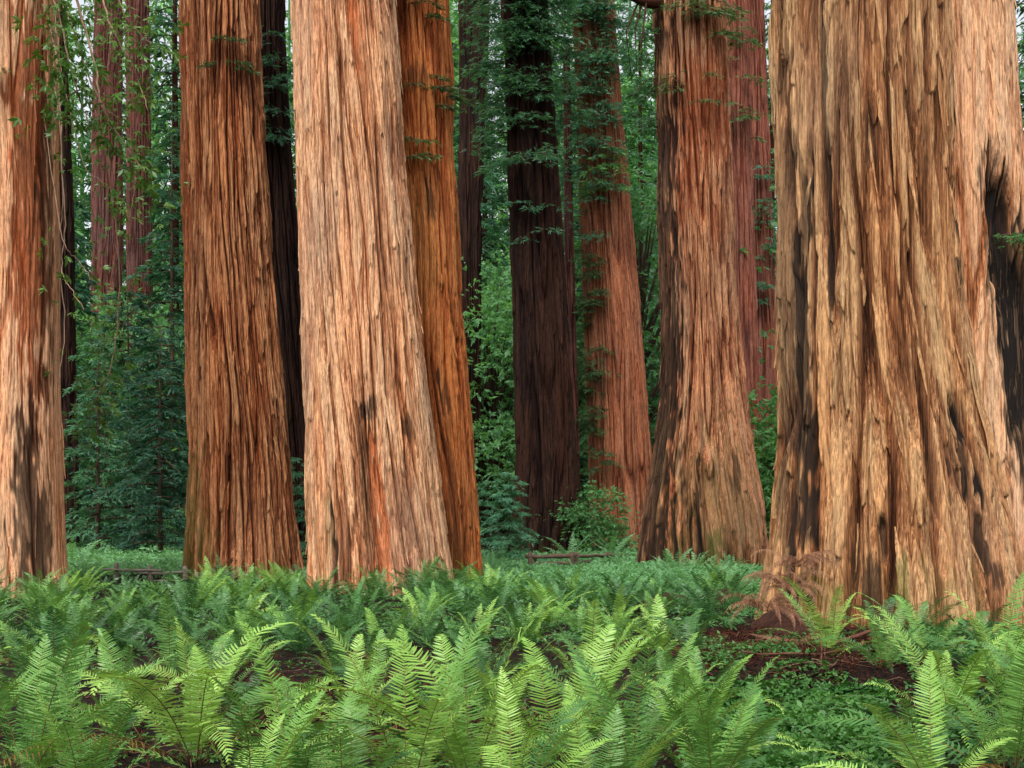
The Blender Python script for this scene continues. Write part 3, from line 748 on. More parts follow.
def sword_fern(loc, sc, nf, label, group, mi=0, spread=1.0, seed=0, avoid=None, bright=0.5):
    """fern: an Empty with its fronds as parts"""
    rng = random.Random(seed)
    e = empty("sword_fern", loc, rng.uniform(0, 6.28))
    tag(e, label, "fern", group)
    for k in range(nf):
        t = (k + 0.5) / nf
        low = t > 0.72
        mm = mi if rng.random() > 0.3 else rng.randrange(3)
        me = rng.choice(FRB) if low else rng.choice(FR[mm])
        if (low and rng.random() < 0.14) or rng.random() < 0.015:
            me = rng.choice(OLDF)
        o = bpy.data.objects.new("frond", me); COL.objects.link(o)
        o.parent = e
        az = k * 2.39996 + rng.gauss(0, 0.3)
        tilt = (0.10 + 0.84 * t ** 1.05 + rng.gauss(0, 0.13)) * spread
        if low:
            tilt *= 0.75
        s = sc * rng.choice((0.6, 0.8, 0.95, 1.05, 1.15, 1.2)) * rng.uniform(0.92, 1.08)
        o.rotation_euler = (Matrix.Rotation(az, 3, "Z") @ Matrix.Rotation(tilt, 3, "Y") @ Matrix.Rotation(rng.gauss(0, 0.25), 3, "Z")).to_euler()
        o.location = (0.035 * math.cos(az), 0.035 * math.sin(az), 0.0)
        o.scale = (s, s * rng.uniform(0.9, 1.15), s)
    return e


def whole_fern(nf, npairs, seed, mat, sc=1.0, spread=1.0):
    """a distant fern as one mesh"""
    rng = np.random.default_rng(seed); mb = MB()
    for k in range(nf):
        t = (k + 0.5) / nf
        fb, _, _ = frond(1.0, npairs, rng.uniform(0.10, 0.125), rng.uniform(0.05, 0.2), rng.uniform(0.5, 1.2), seed * 50 + k, quads=1)
        az = k * 2.39996 + rng.normal() * 0.3; tilt = (0.10 + 0.75 * t + rng.normal() * 0.08) * spread
        M = np.array(Matrix.Rotation(az, 3, "Z") @ Matrix.Rotation(tilt, 3, "Y") @ Matrix.Rotation(rng.normal() * 0.25, 3, "Z")) * (sc * rng.uniform(0.7, 1.1))
        off = mb.n
        for v in fb.V:
            mb.V.append(v @ M.T)
        mb.F4 += [f + off for f in fb.F4]; mb.F3 += [f + off for f in fb.F3]
        mb.n += fb.n
    return mb.mesh("fern_fronds", [mat])


MIDF = [whole_fern(15, 30, 300 + q, M_fern[(2, 0, 2, 2, 0, 1)[q]], spread=[1, 0.85, 1.1][q % 3]) for q in range(6)]
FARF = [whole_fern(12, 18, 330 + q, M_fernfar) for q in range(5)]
print("fern meshes done")


def gpos(px, D):
    x = (px - 512) * D / F
    return (x, D, float(gz(x, D)))


FRONT = [  # px, D, size, fronds, material, spread, label
    (28, 7.5, 1.00, 15, 0, 1.0, "lush sword fern filling the bottom left corner"),
    (196, 7.9, 1.22, 15, 1, 0.85, "tall bright sword fern standing up at the front, nearest below the reddish trunk"),
    (300, 7.3, 0.98, 13, 0, 1.15, "front sword fern with arching pale frond, between the two tallest front ferns"),
    (410, 7.2, 1.08, 11, 1, 0.85, "front sword fern with yellowish leaning fronds, left beside the brightest fern"),
    (470, 7.5, 1.18, 14, 1, 0.75, "brightest upright sword fern at front centre, broad pale fronds"),
    (560, 7.9, 1.0, 13, 1, 1.0, "front sword fern with arched tips, right beside the brightest fern"),
    (632, 7.6, 0.9, 13, 0, 1.0, "low spreading sword fern at the bottom edge, left of the sorrel patch"),
    (683, 9.2, 0.92, 12, 0, 1.0, "ragged sword fern with browned fronds, beside the sorrel patch's left end"),
    (712, 11.4, 0.8, 10, 2, 1.1, "dark sword fern leaning over the red litter left of the dead fern"),
    (828, 12.7, 0.95, 8, 1, 0.5, "small upright V-shaped sword fern at the giant's foot beside dead brown fronds"),
    (948, 10.2, 1.25, 17, 1, 1.0, "large bright sword fern with long fronds reaching left before the giant redwood"),
    (1010, 8.0, 1.18, 15, 0, 0.9, "big sword fern filling the bottom right corner"),
    (1000, 11.8, 1.25, 15, 1, 0.95, "sword fern by the right edge with raised frond tips against the giant's bark"),
    (905, 8.6, 0.8, 10, 2, 0.9, "low dark sword fern at the bottom, right end of the sorrel patch"),
    (930, 12.6, 1.0, 12, 0, 1.1, "green sword fern tucked against the giant's foot behind the large bright fern"),
    (1050, 9.4, 1.2, 14, 0, 1.0, "sword fern cut by the right edge, behind the corner fern"),
    (120, 9.2, 0.9, 12, 0, 1.1, "low green sword fern behind the bottom left corner fern"),
    (-20, 9.0, 1.1, 13, 0, 1.0, "sword fern cut by the left edge, behind the corner fern"),
    (350, 9.4, 0.95, 11, 1, 0.95, "sword fern with thin pale upright fronds rising from dark ground left of centre"),
    (500, 9.6, 1.05, 14, 0, 0.95, "green sword fern behind the brightest front fern"),
    (590, 10.2, 1.05, 14, 1, 0.9, "pale green sword fern right of centre in the second row"),
    (690, 13.2, 0.9, 12, 2, 1.1, "dark spreading sword fern left of the brown dead heap"),
    (880, 14.6, 0.8, 11, 2, 1.15, "dark low sword fern at the middle of the giant's foot"),
    
    (85, 6.8, 0.78, 13, 0, 1.15, "low sword fern cut by the bottom edge, right of the corner fern"),
    (250, 6.75, 0.78, 12, 1, 1.15, "low sword fern cut by the bottom edge under the arching pale frond"),
    (352, 6.8, 0.8, 13, 0, 1.1, "low sword fern cut by the bottom edge left of the yellowish leaning fern"),
    (515, 6.75, 0.78, 13, 1, 1.1, "low pale sword fern cut by the bottom edge right of the brightest fern"),
    (598, 6.8, 0.75, 12, 0, 1.15, "low sword fern cut by the bottom edge just left of the sorrel"),
    (712, 7.5, 0.95, 13, 0, 1.05, "small dark sword fern at the bottom edge inside the sorrel's left end"),
    (940, 7.2, 0.9, 13, 1, 1.0, "sword fern cut by the bottom edge left of the right corner fern"),
    (668, 10.6, 0.9, 13, 0, 1.1, "mid-green sword fern reaching over the litter from the centre"),
    (884, 11.9, 0.85, 11, 0, 1.1, "sword fern leaning left over the litter's right end"),
    (755, 8.5, 0.62, 10, 2, 1.2, "small dark sword fern poking out of the sorrel leaves"),
    (706, 10.0, 0.85, 12, 1, 1.1, "pale sword fern leaning over the sorrel's upper left edge"),
    (250, 10.2, 0.85, 11, 2, 1.0, "shaded dark sword fern beside bare litter left of centre"),
]
for q, (px, D, sc, nf, mi, spd, lab) in enumerate(FRONT):
    sword_fern(gpos(px, D), sc * (0.97 if D < 8.6 else 0.84), nf + 1, lab, "front row ferns", mi, spd, 500 + q)

DISCS = [(t.x0, t.D, float(np.interp(0, t.zf, t.rf)) + 0.15) for t in (t1, t2, t3, t4, t10, t13, t14, t7, t9)]
placed = [gpos(p[0], p[1])[:2] for p in FRONT]


def free(x, y, gap):
    for (cx, cy, cr) in DISCS:
        if (x - cx) ** 2 + (y - cy) ** 2 < (cr + 0.15) ** 2:
            return False
        # hidden straight behind a trunk
        if y > cy and abs(x / y - cx / cy) * cy < cr * 0.92:
            return False
    for (a, b) in placed:
        if (x - a) ** 2 + (y - b) ** 2 < gap * gap:
            return False
    return True


def zone(px, D):
    c = ("by the left edge" if px < 60 else "left of the reddish trunk" if px < 180 else "below the reddish trunk" if px < 300 else
         "below the broad tan trunk" if px < 400 else "below the rusty orange trunk" if px < 490 else "below the thick dark trunk" if px < 580 else
         "below the brick-red trunk" if px < 645 else "below the weathered trunk" if px < 770 else "before the giant redwood")
    return c


cnt = {}
rf = random.Random(21)
nn = 0
fernlist = []
for it in range(9000):
    D = 8.8 + (41 - 8.8) * rf.random() ** 1.05
    px = rf.uniform(-60, 1085)
    x = (px - 512) * D / F
    if D > 15.5 and px > 735:
        continue
    if D < 15.5 and 672 < px < 905:
        continue
    if D < 12.5 and px > 860:
        continue
    if D > 25 and px < 62:
        continue
    if D > 33 and px < 470 and not (60 < px < 185 and D < 38):
        continue
    if D > 30 and px > 560 and rf.random() < 0.55:
        continue
    if 9.0 < D < 12.5 and 225 < px < 345:      # bare dark litter
        continue
    gap = 1.0 if D < 14 else 0.80 if D < 25 else 0.95
    if D < 20 and pn(x / 1.3 + 71, D / 1.6 + 9, 1 << 20, 12) < (-0.10 if D < 16 else -0.25):      # bare patches of litter
        continue
    if not free(x, D, gap):
        continue
    placed.append((x, D)); fernlist.append((D, px, x))
    if len(fernlist) > 330:
        break
fernlist.sort()
rows = [(12.5, "second row"), (16, "third row"), (21, "middle row"), (27, "back row")]
cells = {}
for D, px, x in fernlist[:300]:
    rname = next((r for lim, r in rows if D < lim), "far field")
    cells.setdefault((rname, zone(px, D)), []).append((px, D, x))
ORD = ["leftmost", "second from left", "third from left", "fourth from left", "fifth from left", "sixth from left", "seventh from left", "eighth from left"]
nfern = 0
for (rname, zn), L in sorted(cells.items()):
    L.sort()
    for k, (px, D, x) in enumerate(L):
        nfern += 1
        small = D > 21
        if D < 14.5:
            look = ["bright green", "mid-green", "dark green"][nfern % 3] if D < 11 else ["dark green", "mid-green", "dark green"][nfern % 3]
            lab = f"{look} sword fern, {rname} {zn}, {ORD[min(k, 7)]}" if len(L) > 1 else f"{look} sword fern of the {rname} {zn}"
            sword_fern((x, D, float(gz(x, D))), rf.uniform(0.60, 0.92), rf.randint(11, 16), lab, "sword ferns of the " + rname, (1, 0, 2)[nfern % 3] if D < 11 else (2, 0, 2)[nfern % 3], rf.uniform(0.8, 1.2), 900 + nfern)
        else:
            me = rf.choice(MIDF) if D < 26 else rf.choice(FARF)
            o = add("sword_fern", me, None, (x, D, float(gz(x, D)) - 0.02))
            o.rotation_euler = (rf.gauss(0, .06), rf.gauss(0, .06), rf.uniform(0, 6.28))
            s = rf.uniform(0.62, 0.95) if D < 19 else rf.uniform(0.6, 0.9) if D < 26 else rf.uniform(0.5, 0.8)
            if (D > 26 and 515 < px < 655) or (D > 20 and 100 < px < 192):
                s *= 0.6
            o.scale = (s, s, s * rf.uniform(0.9, 1.15))
            if not small and len(L) > 1:
                lab = f"sword fern, {rname} {zn}, {ORD[min(k, 7)]}"
            else:
                lab = f"small far sword fern, {rname} {zn}"
            tag(o, lab, "fern", f"sword ferns of the {rname} {zn}")
print("ferns", nfern)

# two ferns against the far fence and one by the far left fence
for px, D, s, lab in ((571, 38.5, 1.25, "pale sword fern just behind the rail fence below the thick dark trunk"),
                      (612, 39.0, 1.3, "spiky pale sword fern behind the fence at the brick-red trunk's foot"),
                      (72, 33.0, 1.3, "bluish sword fern right beside the pale orange trunk's charred foot"),
                      (676, 31.0, 1.0, "sword fern in the carpet before the weathered trunk's left foot"),
                      (425, 23.0, 1.0, "sword fern touching the rusty orange trunk's foot")):
    x, y, z = gpos(px, D)
    o = add("sword_fern", FARF[0] if D > 25 else MIDF[1], None, (x, y, z)); o.scale = (s, s, s); o.rotation_euler.z = px
    tag(o, lab, "fern")

# dead fern: brown drooping fronds at the giant's foot
DEADL = [frond_mesh(1.0, 34, R.uniform(0.07, 0.10), R.uniform(1.25, 1.5), R.uniform(0.1, 0.35), 720 + q, mats=[M_dead, M_dead], curl=0.5, dead=True) for q in range(4)]
DEADF = [frond_mesh(1.0, 34, R.uniform(0.06, 0.09), R.uniform(0.5, 0.9), R.uniform(1.9, 2.5), 700 + q, mats=[M_dead, M_dead], curl=0.5, dead=True) for q in range(6)]
def dead_fern(px, D, sc, nf, z, label, seed, lying=False):
    rng = random.Random(seed)
    x = (px - 512) * D / F
    e = empty("dead_fern", (x, D, z)); tag(e, label, "dead fern", "dead brown ferns")
    for k in range(nf):
        o = bpy.data.objects.new("frond", rng.choice(DEADL if lying else DEADF)); COL.objects.link(o); o.parent = e
        az = rng.uniform(3.3, 5.9) if not lying else rng.uniform(0, 6.28)
        s = sc * rng.uniform(0.7, 1.2)
        o.rotation_euler = (Matrix.Rotation(az, 3, "Z") @ Matrix.Rotation(rng.uniform(-0.05, 0.15) if lying else rng.uniform(-0.3, 0.5), 3, "Y") @ Matrix.Rotation(rng.gauss(0, 0.1 if lying else 0.6), 3, "Z")).to_euler()
        o.location = (rng.gauss(0, 0.06), rng.gauss(0, 0.06), 0); o.scale = (s, s, s)
b0 = float(gz((785 - 512) * 14.6 / F, 14.6))
dead_fern(798, 15.8, 0.58, 30, b0 + 0.80, "topmost heap of dead brown drooping fronds against the giant's left foot", 1)
dead_fern(785, 15.3, 0.60, 30, b0 + 0.55, "dead brown fern hanging in the middle of the heap at the giant's foot", 5)
dead_fern(768, 14.7, 0.58, 30, b0 + 0.34, "dead brown fern sprawling at the lower left of the brown heap", 2)
dead_fern(796, 14.1, 0.55, 14, b0 + 0.06, "flattened reddish dead fern just left below the small upright fern", 3, True)
dead_fern(862, 13.4, 0.6, 12, b0 + 0.02, "flat reddish dead fern lying right of the small upright fern", 4, True)
# a mound under the dead fern heap
mv = MB()
xx = (786 - 512) * 15.9 / F
a_, b_ = np.meshgrid(np.linspace(0, 2 * np.pi, 40, endpoint=False), np.linspace(0, 1, 14))
hh = (1 - b_ ** 1.6) * (0.30 + 0.10 * pn(a_ / 2 / np.pi * 8, b_ * 5, 8, 4))
V = np.stack([0.5 * b_ * np.cos(a_), 1.3 * b_ * np.sin(a_), hh - 0.05], -1).reshape(-1, 3)
i = np.arange(13)[:, None] * 40; j = np.arange(40)[None, :]; j2 = (j + 1) % 40
mound = mesh_np("litter_mound", V, [np.stack([i + j, i + 40 + j, i + 40 + j2, i + j2], -1).reshape(-1, 4)], [plain_mat("rotted_litter", (0.012, 0.006, 0.004), (0.06, 0.022, 0.013), 9)])
tag(add("litter_mound", mound, None, (xx, 15.9, b0)), None, None, None, "structure")

# ------------------------------------------------------------------ ground
ys = np.concatenate([np.linspace(-30, 5, 30), np.linspace(5.3, 24, 190), np.linspace(24.3, 60, 110), np.linspace(62, 320, 40)])
xs = np.sinh(np.linspace(-3.6, 3.6, 230)) / math.sinh(3.6) * 220
XX, YY = np.meshgrid(xs, ys)
GZ = gz(XX, YY) + 0.02 * pn(XX / 0.4 + 99, YY / 0.4 + 99, 1 << 20, 8)
nr, nc = XX.shape
i = np.arange(nr - 1)[:, None] * nc; j = np.arange(nc - 1)[None, :]
gm, nt = new_mat("forest_floor")
tc = nd(nt, "ShaderNodeTexCoord").outputs["Object"]
na = noise(nt, tc, 5.0, 6, 0.7); nb = noise(nt, tc, 0.5, 3, 0.5); nc_ = noise(nt, tc, 38.0, 4, 0.7)
c = ramp(nt, math_(nt, "MULTIPLY_ADD", nc_, 0.6, math_(nt, "MULTIPLY_ADD", na, 0.7, -0.15)), [(0.3, (0.004, 0.0025, 0.0018)), (0.58, (0.011, 0.0055, 0.0038)), (0.82, (0.045, 0.016, 0.009))])
c = mixc(nt, math_(nt, "MULTIPLY", math_(nt, "MULTIPLY_ADD", nb, 5, -2.4, clamp=True), 0.55), c, (0.02, 0.04, 0.01))
finish(nt, c, 0.95, nc_, 0.8, 0.03)
add("ground", mesh_np("ground", np.stack([XX, YY, GZ], -1).reshape(-1, 3), [np.stack([i + j, i + j + 1, i + nc + j + 1, i + nc + j], -1).reshape(-1, 4)], [gm]))["kind"] = "structure"

# litter (red-brown needles, dead pinnae and twigs)
def scatter(n, pxr, Dr, rng, pw=1.0):
    D = Dr[0] + (Dr[1] - Dr[0]) * rng.uniform(size=n) ** pw
    px = rng.uniform(*pxr, n)
    x = (px - 512) * D / F
    return x, D, gz(x, D) + 0.02 * pn(x / 0.4 + 99, D / 0.4 + 99, 1 << 20, 8)
rng = np.random.default_rng(77)
parts = []
for n, pxr, Dr in ((9000, (-40, 1070), (7, 16)), (5000, (690, 910), (11.2, 16)), (3000, (200, 400), (8.5, 13)), (3000, (0, 760), (14, 26))):
    x, y, z = scatter(n, pxr, Dr, rng)
    parts.append(np.stack([x, y, z + rng.uniform(0.005, 0.045, n)], 1))
P_ = np.concatenate(parts); dv = rng.normal(size=P_.shape); dv[:, 2] *= 0.25
V, f = sprays(P_, dv, rng.uniform(0.05, 0.16, len(P_)), 2, width=0.16, flat=0.9, rng=rng, droop=0.0)
tag(add("leaf_litter", mesh_np("leaf_litter", V, [f], [M_litter], smooth=False)), "red brown leaf litter scattered on the dark forest floor", "leaf litter", None, "stuff")

# dark twigs and sticks lying in the litter
tw = MB(); rng = np.random.default_rng(78)
for n, pxr, Dr in ((170, (680, 920), (8.5, 15.5)), (260, (-40, 700), (7.2, 15))):
    x, y, z = scatter(n, pxr, Dr, rng)
    for a_, b_, c_ in zip(x, y, z):
        L_ = rng.uniform(0.08, 0.45); th = rng.uniform(0, 6.28); k_ = np.linspace(-0.5, 0.5, 4)
        tw.tube(np.stack([a_ + L_ * k_ * math.cos(th) + 0.02 * rng.normal(size=4), b_ + L_ * k_ * math.sin(th) + 0.02 * rng.normal(size=4), c_ + 0.03 + 0.02 * rng.normal(size=4)], 1), rng.uniform(0.002, 0.006), 4)
tag(add("twig_litter", tw.mesh("twig_litter", [plain_mat("dry_twig", (0.05, 0.022, 0.014), (0.22, 0.12, 0.08), 5)])), "dry thin twigs scattered over the forest floor litter", "twigs", None, "stuff")

# sorrel patch: low three-part leaves on thin stems
def cover(name, n, pxr, Dr, size, hmax, mat, label, seed, K=3, pw=1.0, mask=None, width=0.75, fan=1.35):
    rng = np.random.default_rng(seed)
    x, y, z = scatter(n, pxr, Dr, rng, pw)
    k = np.ones(n, bool) if mask is None else mask(x, y)
    x, y, z = x[k], y[k], z[k]
    nb = pn(x / 0.7 + 30, y / 0.7 + 30, 1 << 20, seed)
    P_ = np.stack([x, y, z + hmax * rng.uniform(0.25, 1, len(x)) * (0.75 + 0.5 * nb)], 1)
    dv = rng.normal(size=P_.shape); dv[:, 2] *= 0.3
    V, f = sprays(P_, dv, size * rng.uniform(0.65, 1.3, len(x)), K, width=width, flat=0.85, rng=rng, fan=fan, droop=0.1)
    return tag(add(name, mesh_np(name, V, [f], [mat], smooth=False)), label, "ground cover", None, "stuff")
def hole(x, y):
    k = pn(x / 0.9 + 11, y / 0.9 + 11, 1 << 20, 55) > -0.28
    for (cx, cy, cr) in DISCS:
        k &= (x - cx) ** 2 + (y - cy) ** 2 > (cr - 0.2) ** 2
    return k
cover("sorrel_patch", 10500, (686, 890), (7.4, 11.6), 0.075, 0.15, M_sorrel, "low green redwood sorrel leaves carpeting the ground below the dead fern", 81, 4, width=0.5, mask=lambda x, y: pn(x / 0.5 + 3, y / 0.5 + 3, 1 << 20, 19) > -0.32)
cover("floor_cover", 9000, (905, 1330), (8, 34), 0.11, 0.25, M_fern[2], "low leafy cover on the ground around the right edge", 89, 5, mask=hole, width=0.34, fan=1.2)
cover("sorrel_bank", 2600, (690, 910), (11.4, 15), 0.06, 0.10, M_sorrel, "few small green leaves on the red litter bank", 88, 4, mask=lambda x, y: pn(x / 0.6, y / 0.6, 1 << 20, 29) > 0.02, width=0.5)
cover("sorrel_scatter", 5000, (-40, 690), (7.0, 16), 0.05, 0.10, M_sorrel, "scattered small sorrel leaves between the front ferns", 82, 4, mask=lambda x, y: pn(x / 1.1, y / 1.1, 1 << 20, 9) > 0.12, width=0.55)
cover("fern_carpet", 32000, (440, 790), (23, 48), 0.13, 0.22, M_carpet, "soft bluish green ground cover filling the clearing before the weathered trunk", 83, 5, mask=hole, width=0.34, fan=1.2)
cover("forest_undergrowth", 12000, (40, 320), (30, 50), 0.16, 0.4, M_carpet, "low green undergrowth around the far left fence rails", 84, 5, mask=hole, width=0.34, fan=1.2)
cover("fern_bed", 7000, (-40, 760), (15.5, 27), 0.11, 0.22, M_fern[2], "dense low green leaves under and between the middle fern rows", 85, 5, mask=hole, width=0.3, fan=1.2)

# ------------------------------------------------------------------ fences and fallen wood
def stick(P, rad, name, mat, parent=None, k=7, wob=0.08):
    P = np.asarray(P, float)
    t = np.linspace(0, 1, max(5, 2 * len(P)))
    Q = np.stack([np.interp(t, np.linspace(0, 1, len(P)), P[:, q]) for q in range(3)], 1)
    Q += R.normal(size=Q.shape) * rad * 0.18
    mb = MB(); mb.tube(Q, rad * R.uniform(0.85, 1.15, len(Q)), k, wob)
    return add(name, mb.mesh(name, [mat]), parent)

def fence(name, label, group, origin, posts, rails, mat):
    o3 = np.array(origin)
    e = empty(name, origin); tag(e, label, "fence", group)
    for (px, D, h, lean) in posts:
        x, y, z = gpos(px, D)
        stick(np.array([[x, y, -0.15], [x + lean, y, h]]) - o3, 0.06, "post", mat, e)
    for (p0, D0, z0, p1, D1, z1, r) in rails:
        a = np.array([(p0 - 512) * D0 / F, D0, z0]); b = np.array([(p1 - 512) * D1 / F, D1, z1])
        stick(np.stack([a, (a + b) / 2 + [0, 0, -0.015], b]) - o3, r, "rail", mat, e)
    return e
D0 = 35.5
zt = lambda y, D: CAMZ - (y - HZ) * D / F
fence("rail_fence", "low dark split-rail fence before the thick dark trunk", None, (*gpos(530, D0)[:2], 0.0),
      [(531, D0, zt(552, D0), -0.04), (535, D0 + 0.25, zt(554, D0), 0.02), (572, D0, zt(552, D0), 0.0), (576, D0 + 0.3, zt(553, D0), 0.03), (607, 38.2, zt(552, 38), 0.0), (645, 40.5, zt(553, 40.5), 0.0)],
      [(526, D0 + .1, zt(557, D0), 578, D0 + .1, zt(555, D0), 0.055), (527, D0 + .12, zt(564, D0), 578, D0 + .12, zt(563, D0), 0.05), (527, D0 + .08, zt(569, D0), 576, D0 + .08, zt(568, D0), 0.05),
       (572, D0 + .3, zt(556, D0), 610, 38.3, zt(555.5, 38.3), 0.05), (572, D0 + .3, zt(562, D0), 610, 38.3, zt(561, 38.3), 0.045), (605, 38.3, zt(555.5, 38.3), 648, 40.6, zt(554, 40.6), 0.05), (605, 38.3, zt(560, 38.3), 648, 40.6, zt(558.5, 40.6), 0.045)], M_rail)
D1 = 29.5
fence("rail_fence", "weathered grey split-rail fence half sunk in ferns left of the reddish trunk", None, (*gpos(118, D1)[:2], 0.0),
      [(116, D1, zt(563, D1), 0.02), (150, D1 + .1, zt(565, D1), 0.0), (186, D1, zt(566, D1), -0.03)],
      [(104, D1 - .1, zt(569, D1), 162, D1 - .1, zt(570, D1), 0.035), (118, D1 - .12, zt(581, D1), 176, D1 - .12, zt(580, D1), 0.03), (140, D1 + .1, zt(573.5, D1), 190, D1 + .1, zt(572, D1), 0.036)], M_railgrey)

M_stick = plain_mat("red_stick", (0.035, 0.014, 0.009), (0.15, 0.06, 0.038), 8, (0.5, 4, 4))
def ground_stick(pts, rad, label):
    P = np.array([[(px - 512) * D / F, D, float(gz((px - 512) * D / F, D)) + up] for px, D, up in pts])
    o0 = P[0].copy(); o = stick(P - o0, rad, "fallen_branch", M_stick, None, 6, 0.1); o.location = o0
    tag(o, label, "branch", "fallen branches")
ground_stick([(742, 12.4, .10), (762, 12.5, .05), (790, 12.4, .08), (815, 12.6, .04), (842, 12.55, .09)], 0.011, "thin reddish fallen branch lying across the litter below the small upright fern")
ground_stick([(828, 13.6, .04), (845, 13.7, .10), (860, 13.95, .12), (885, 14.2, .20), (900, 14.4, .21)], 0.022, "thicker reddish fallen branch right of the small upright fern at the giant's foot")
ground_stick([(808, 13.2, .42), (822, 12.6, .16), (820, 12.0, -.05)], 0.010, "curved bare twig hanging down over the litter bank")
# decayed log at the edge of the clearing
P = np.array([[(640 - 512) * 19.5 / F, 19.5, 0.2], [(668 - 512) * 19.8 / F, 19.8, 0.26], [(712 - 512) * 20.2 / F, 20.2, 0.30], [(742 - 512) * 20.4 / F, 20.4, 0.30]])
o = stick(P - P[0] - [0, 0, 0.12], 0.19, "fallen_log", plain_mat("rotten_log", (0.010, 0.006, 0.004), (0.055, 0.026, 0.015), 6, (0.4, 3, 3)), None, 16, 0.07); o.location = P[0]
tag(o, "dark rotting log among ferns left of the giant redwood's foot", "log")

# ------------------------------------------------------------------ broadleaf branches hanging at the left
def bay():
    base = np.array([(8 - 512) * 27.3 / F, 27.6, 0.0])
    e = empty("bay_tree", base); tag(e, "light green broadleaf tree drooping vine-like branches beside the pale orange trunk", "tree")
    rng = np.random.default_rng(9)
    mb = MB()
    zz = np.linspace(-0.3, 15, 12)
    mb.tube(np.stack([0.1 * np.sin(zz), 0.05 * zz * 0, zz], 1), np.linspace(0.22, 0.1, 12), 9)
    add("trunk", mb.mesh("bay_trunk", [M_twig]), e)
    top = np.array([0.05, 0, 14.0])
    W = lambda px, py, D: px2w(px, py, D) - base
    lines = [
        ([(62, -60), (78, 5), (95, 60), (100, 105), (118, 135), (133, 158), (146, 172)], 24.0, 0.022, 1.2),
        ([(70, -60), (100, -10), (112, 30), (130, 60), (140, 85), (148, 110)], 24.5, 0.02, 1.3),
        ([(56, -60), (60, 20), (70, 70), (84, 110), (90, 125)], 23.6, 0.018, 1.2),
        ([(58, 60), (61, 150), (66, 230), (60, 270), (72, 290), (84, 310)], 24.4, 0.014, 0.10),
        ([(60, 120), (64, 200), (58, 250), (66, 330), (58, 385)], 24.9, 0.012, 0.08),
        ([(100, 105), (120, 120), (136, 160), (136, 190), (128, 222)], 24.2, 0.012, 0.9),
        ([(62, 245), (80, 262), (92, 280)], 24.2, 0.009, 0.3),
        ([(120, 255), (118, 330), (108, 380), (94, 400), (86, 438)], 27.0, 0.012, 0.9),
        ([(52, -20), (58, 40), (62, 75), (64, 100)], 23.4, 0.012, 1.6),
        ([(84, 170), (112, 190), (128, 205)], 24.6, 0.008, 0.3),
        ([(110, -30), (125, 20), (146, 40), (160, 48)], 25.4, 0.014, 1.2),
    ]
    for li, (pts, D, rad, dens) in enumerate(lines):
        Q = np.array([W(px, py, D + 0.25 * math.sin(k * 1.7 + li)) for k, (px, py) in enumerate(pts)])
        if li in (0, 1, 2, 8, 10):      # joins the trunk above
            Q = np.concatenate([[top - [0, 0, 0.3 * li], (top + Q[0]) / 2 + [0, -0.4, 0.9]], Q])
        elif li == 7:
            Q = np.concatenate([[top - [0, 0, 4.5], (top + Q[0]) / 2 + [0.6, 0, 0.5]], Q])
        else:
            Q = np.concatenate([[top - [0, 0, 1.0 + 0.4 * li], (top + Q[0]) / 2 + [0.2, -0.8, 0.6]], Q])
        t = np.linspace(0, 1, 40); src = np.linspace(0, 1, len(Q))
        C = np.stack([np.interp(t, src, Q[:, q]) for q in range(3)], 1)
        ker = np.array([1, 2, 3, 2, 1.]) / 9
        for q in range(3):
            C[2:-2, q] = np.convolve(C[:, q], ker, "valid")
        C += rng.normal(size=C.shape) * 0.012
        b = MB(); b.tube(C, np.linspace(rad * 1.6, rad * 0.5, 40), 5)
        br = add("branch", b.mesh("bay_branch", [M_paletwig]), e)
        seg = np.linalg.norm(np.diff(C, axis=0), axis=1).sum()
        n = int(12 * seg * dens)
        if n < 6:
            n = 6
        tt = rng.uniform(0.25, 1, n); c0 = np.stack([np.interp(tt, t, C[:, q]) for q in range(3)], 1)
        clump = 0.16 + 0.2 * rng.uniform(size=n)
        p = c0 + rng.normal(size=(n, 3)) * clump[:, None] * np.array([1, 1, 0.7]) + np.array([0, 0, -0.08])
        d = p - c0 + np.array([0, 0, -0.15]); 
        V, f = sprays(p, d, 0.165 * rng.uniform(0.6, 1.3, n), 6, width=0.34, flat=0.55, rng=rng, fan=1.1, droop=0.12)
        add("foliage", mesh_np("bay_leaves", V, [f], [M_bay], smooth=False), br)
bay()

# bare dead limb at the weathered redwood's top left (part of it)
lb = MB()
L0, _ = t10.surf(655, 6, -0.2)
off = np.array([t10.x0, t10.D, 0])
pts = [L0, px2w(648, 2, 34.9), px2w(638, 0, 34.6), px2w(628, -4, 34.5)]
lb.tube(np.array(pts) - off, [0.22, 0.16, 0.10, 0.07], 8, 0.06)
for q in range(3):
    a = px2w(646 - 4 * q, 3, 34.7); b = px2w(640 - 6 * q + R.uniform(-2, 3), 25 + R.uniform(0, 20), 34.6); c_ = px2w(642 - 5 * q, 50 + R.uniform(0, 45), 34.5)
    lb.tube(np.array([a, b, c_]) - off, [0.03, 0.018, 0.006], 4)
add("dead_limb", lb.mesh("dead_limb", [BK["dark"]]), t10.e)

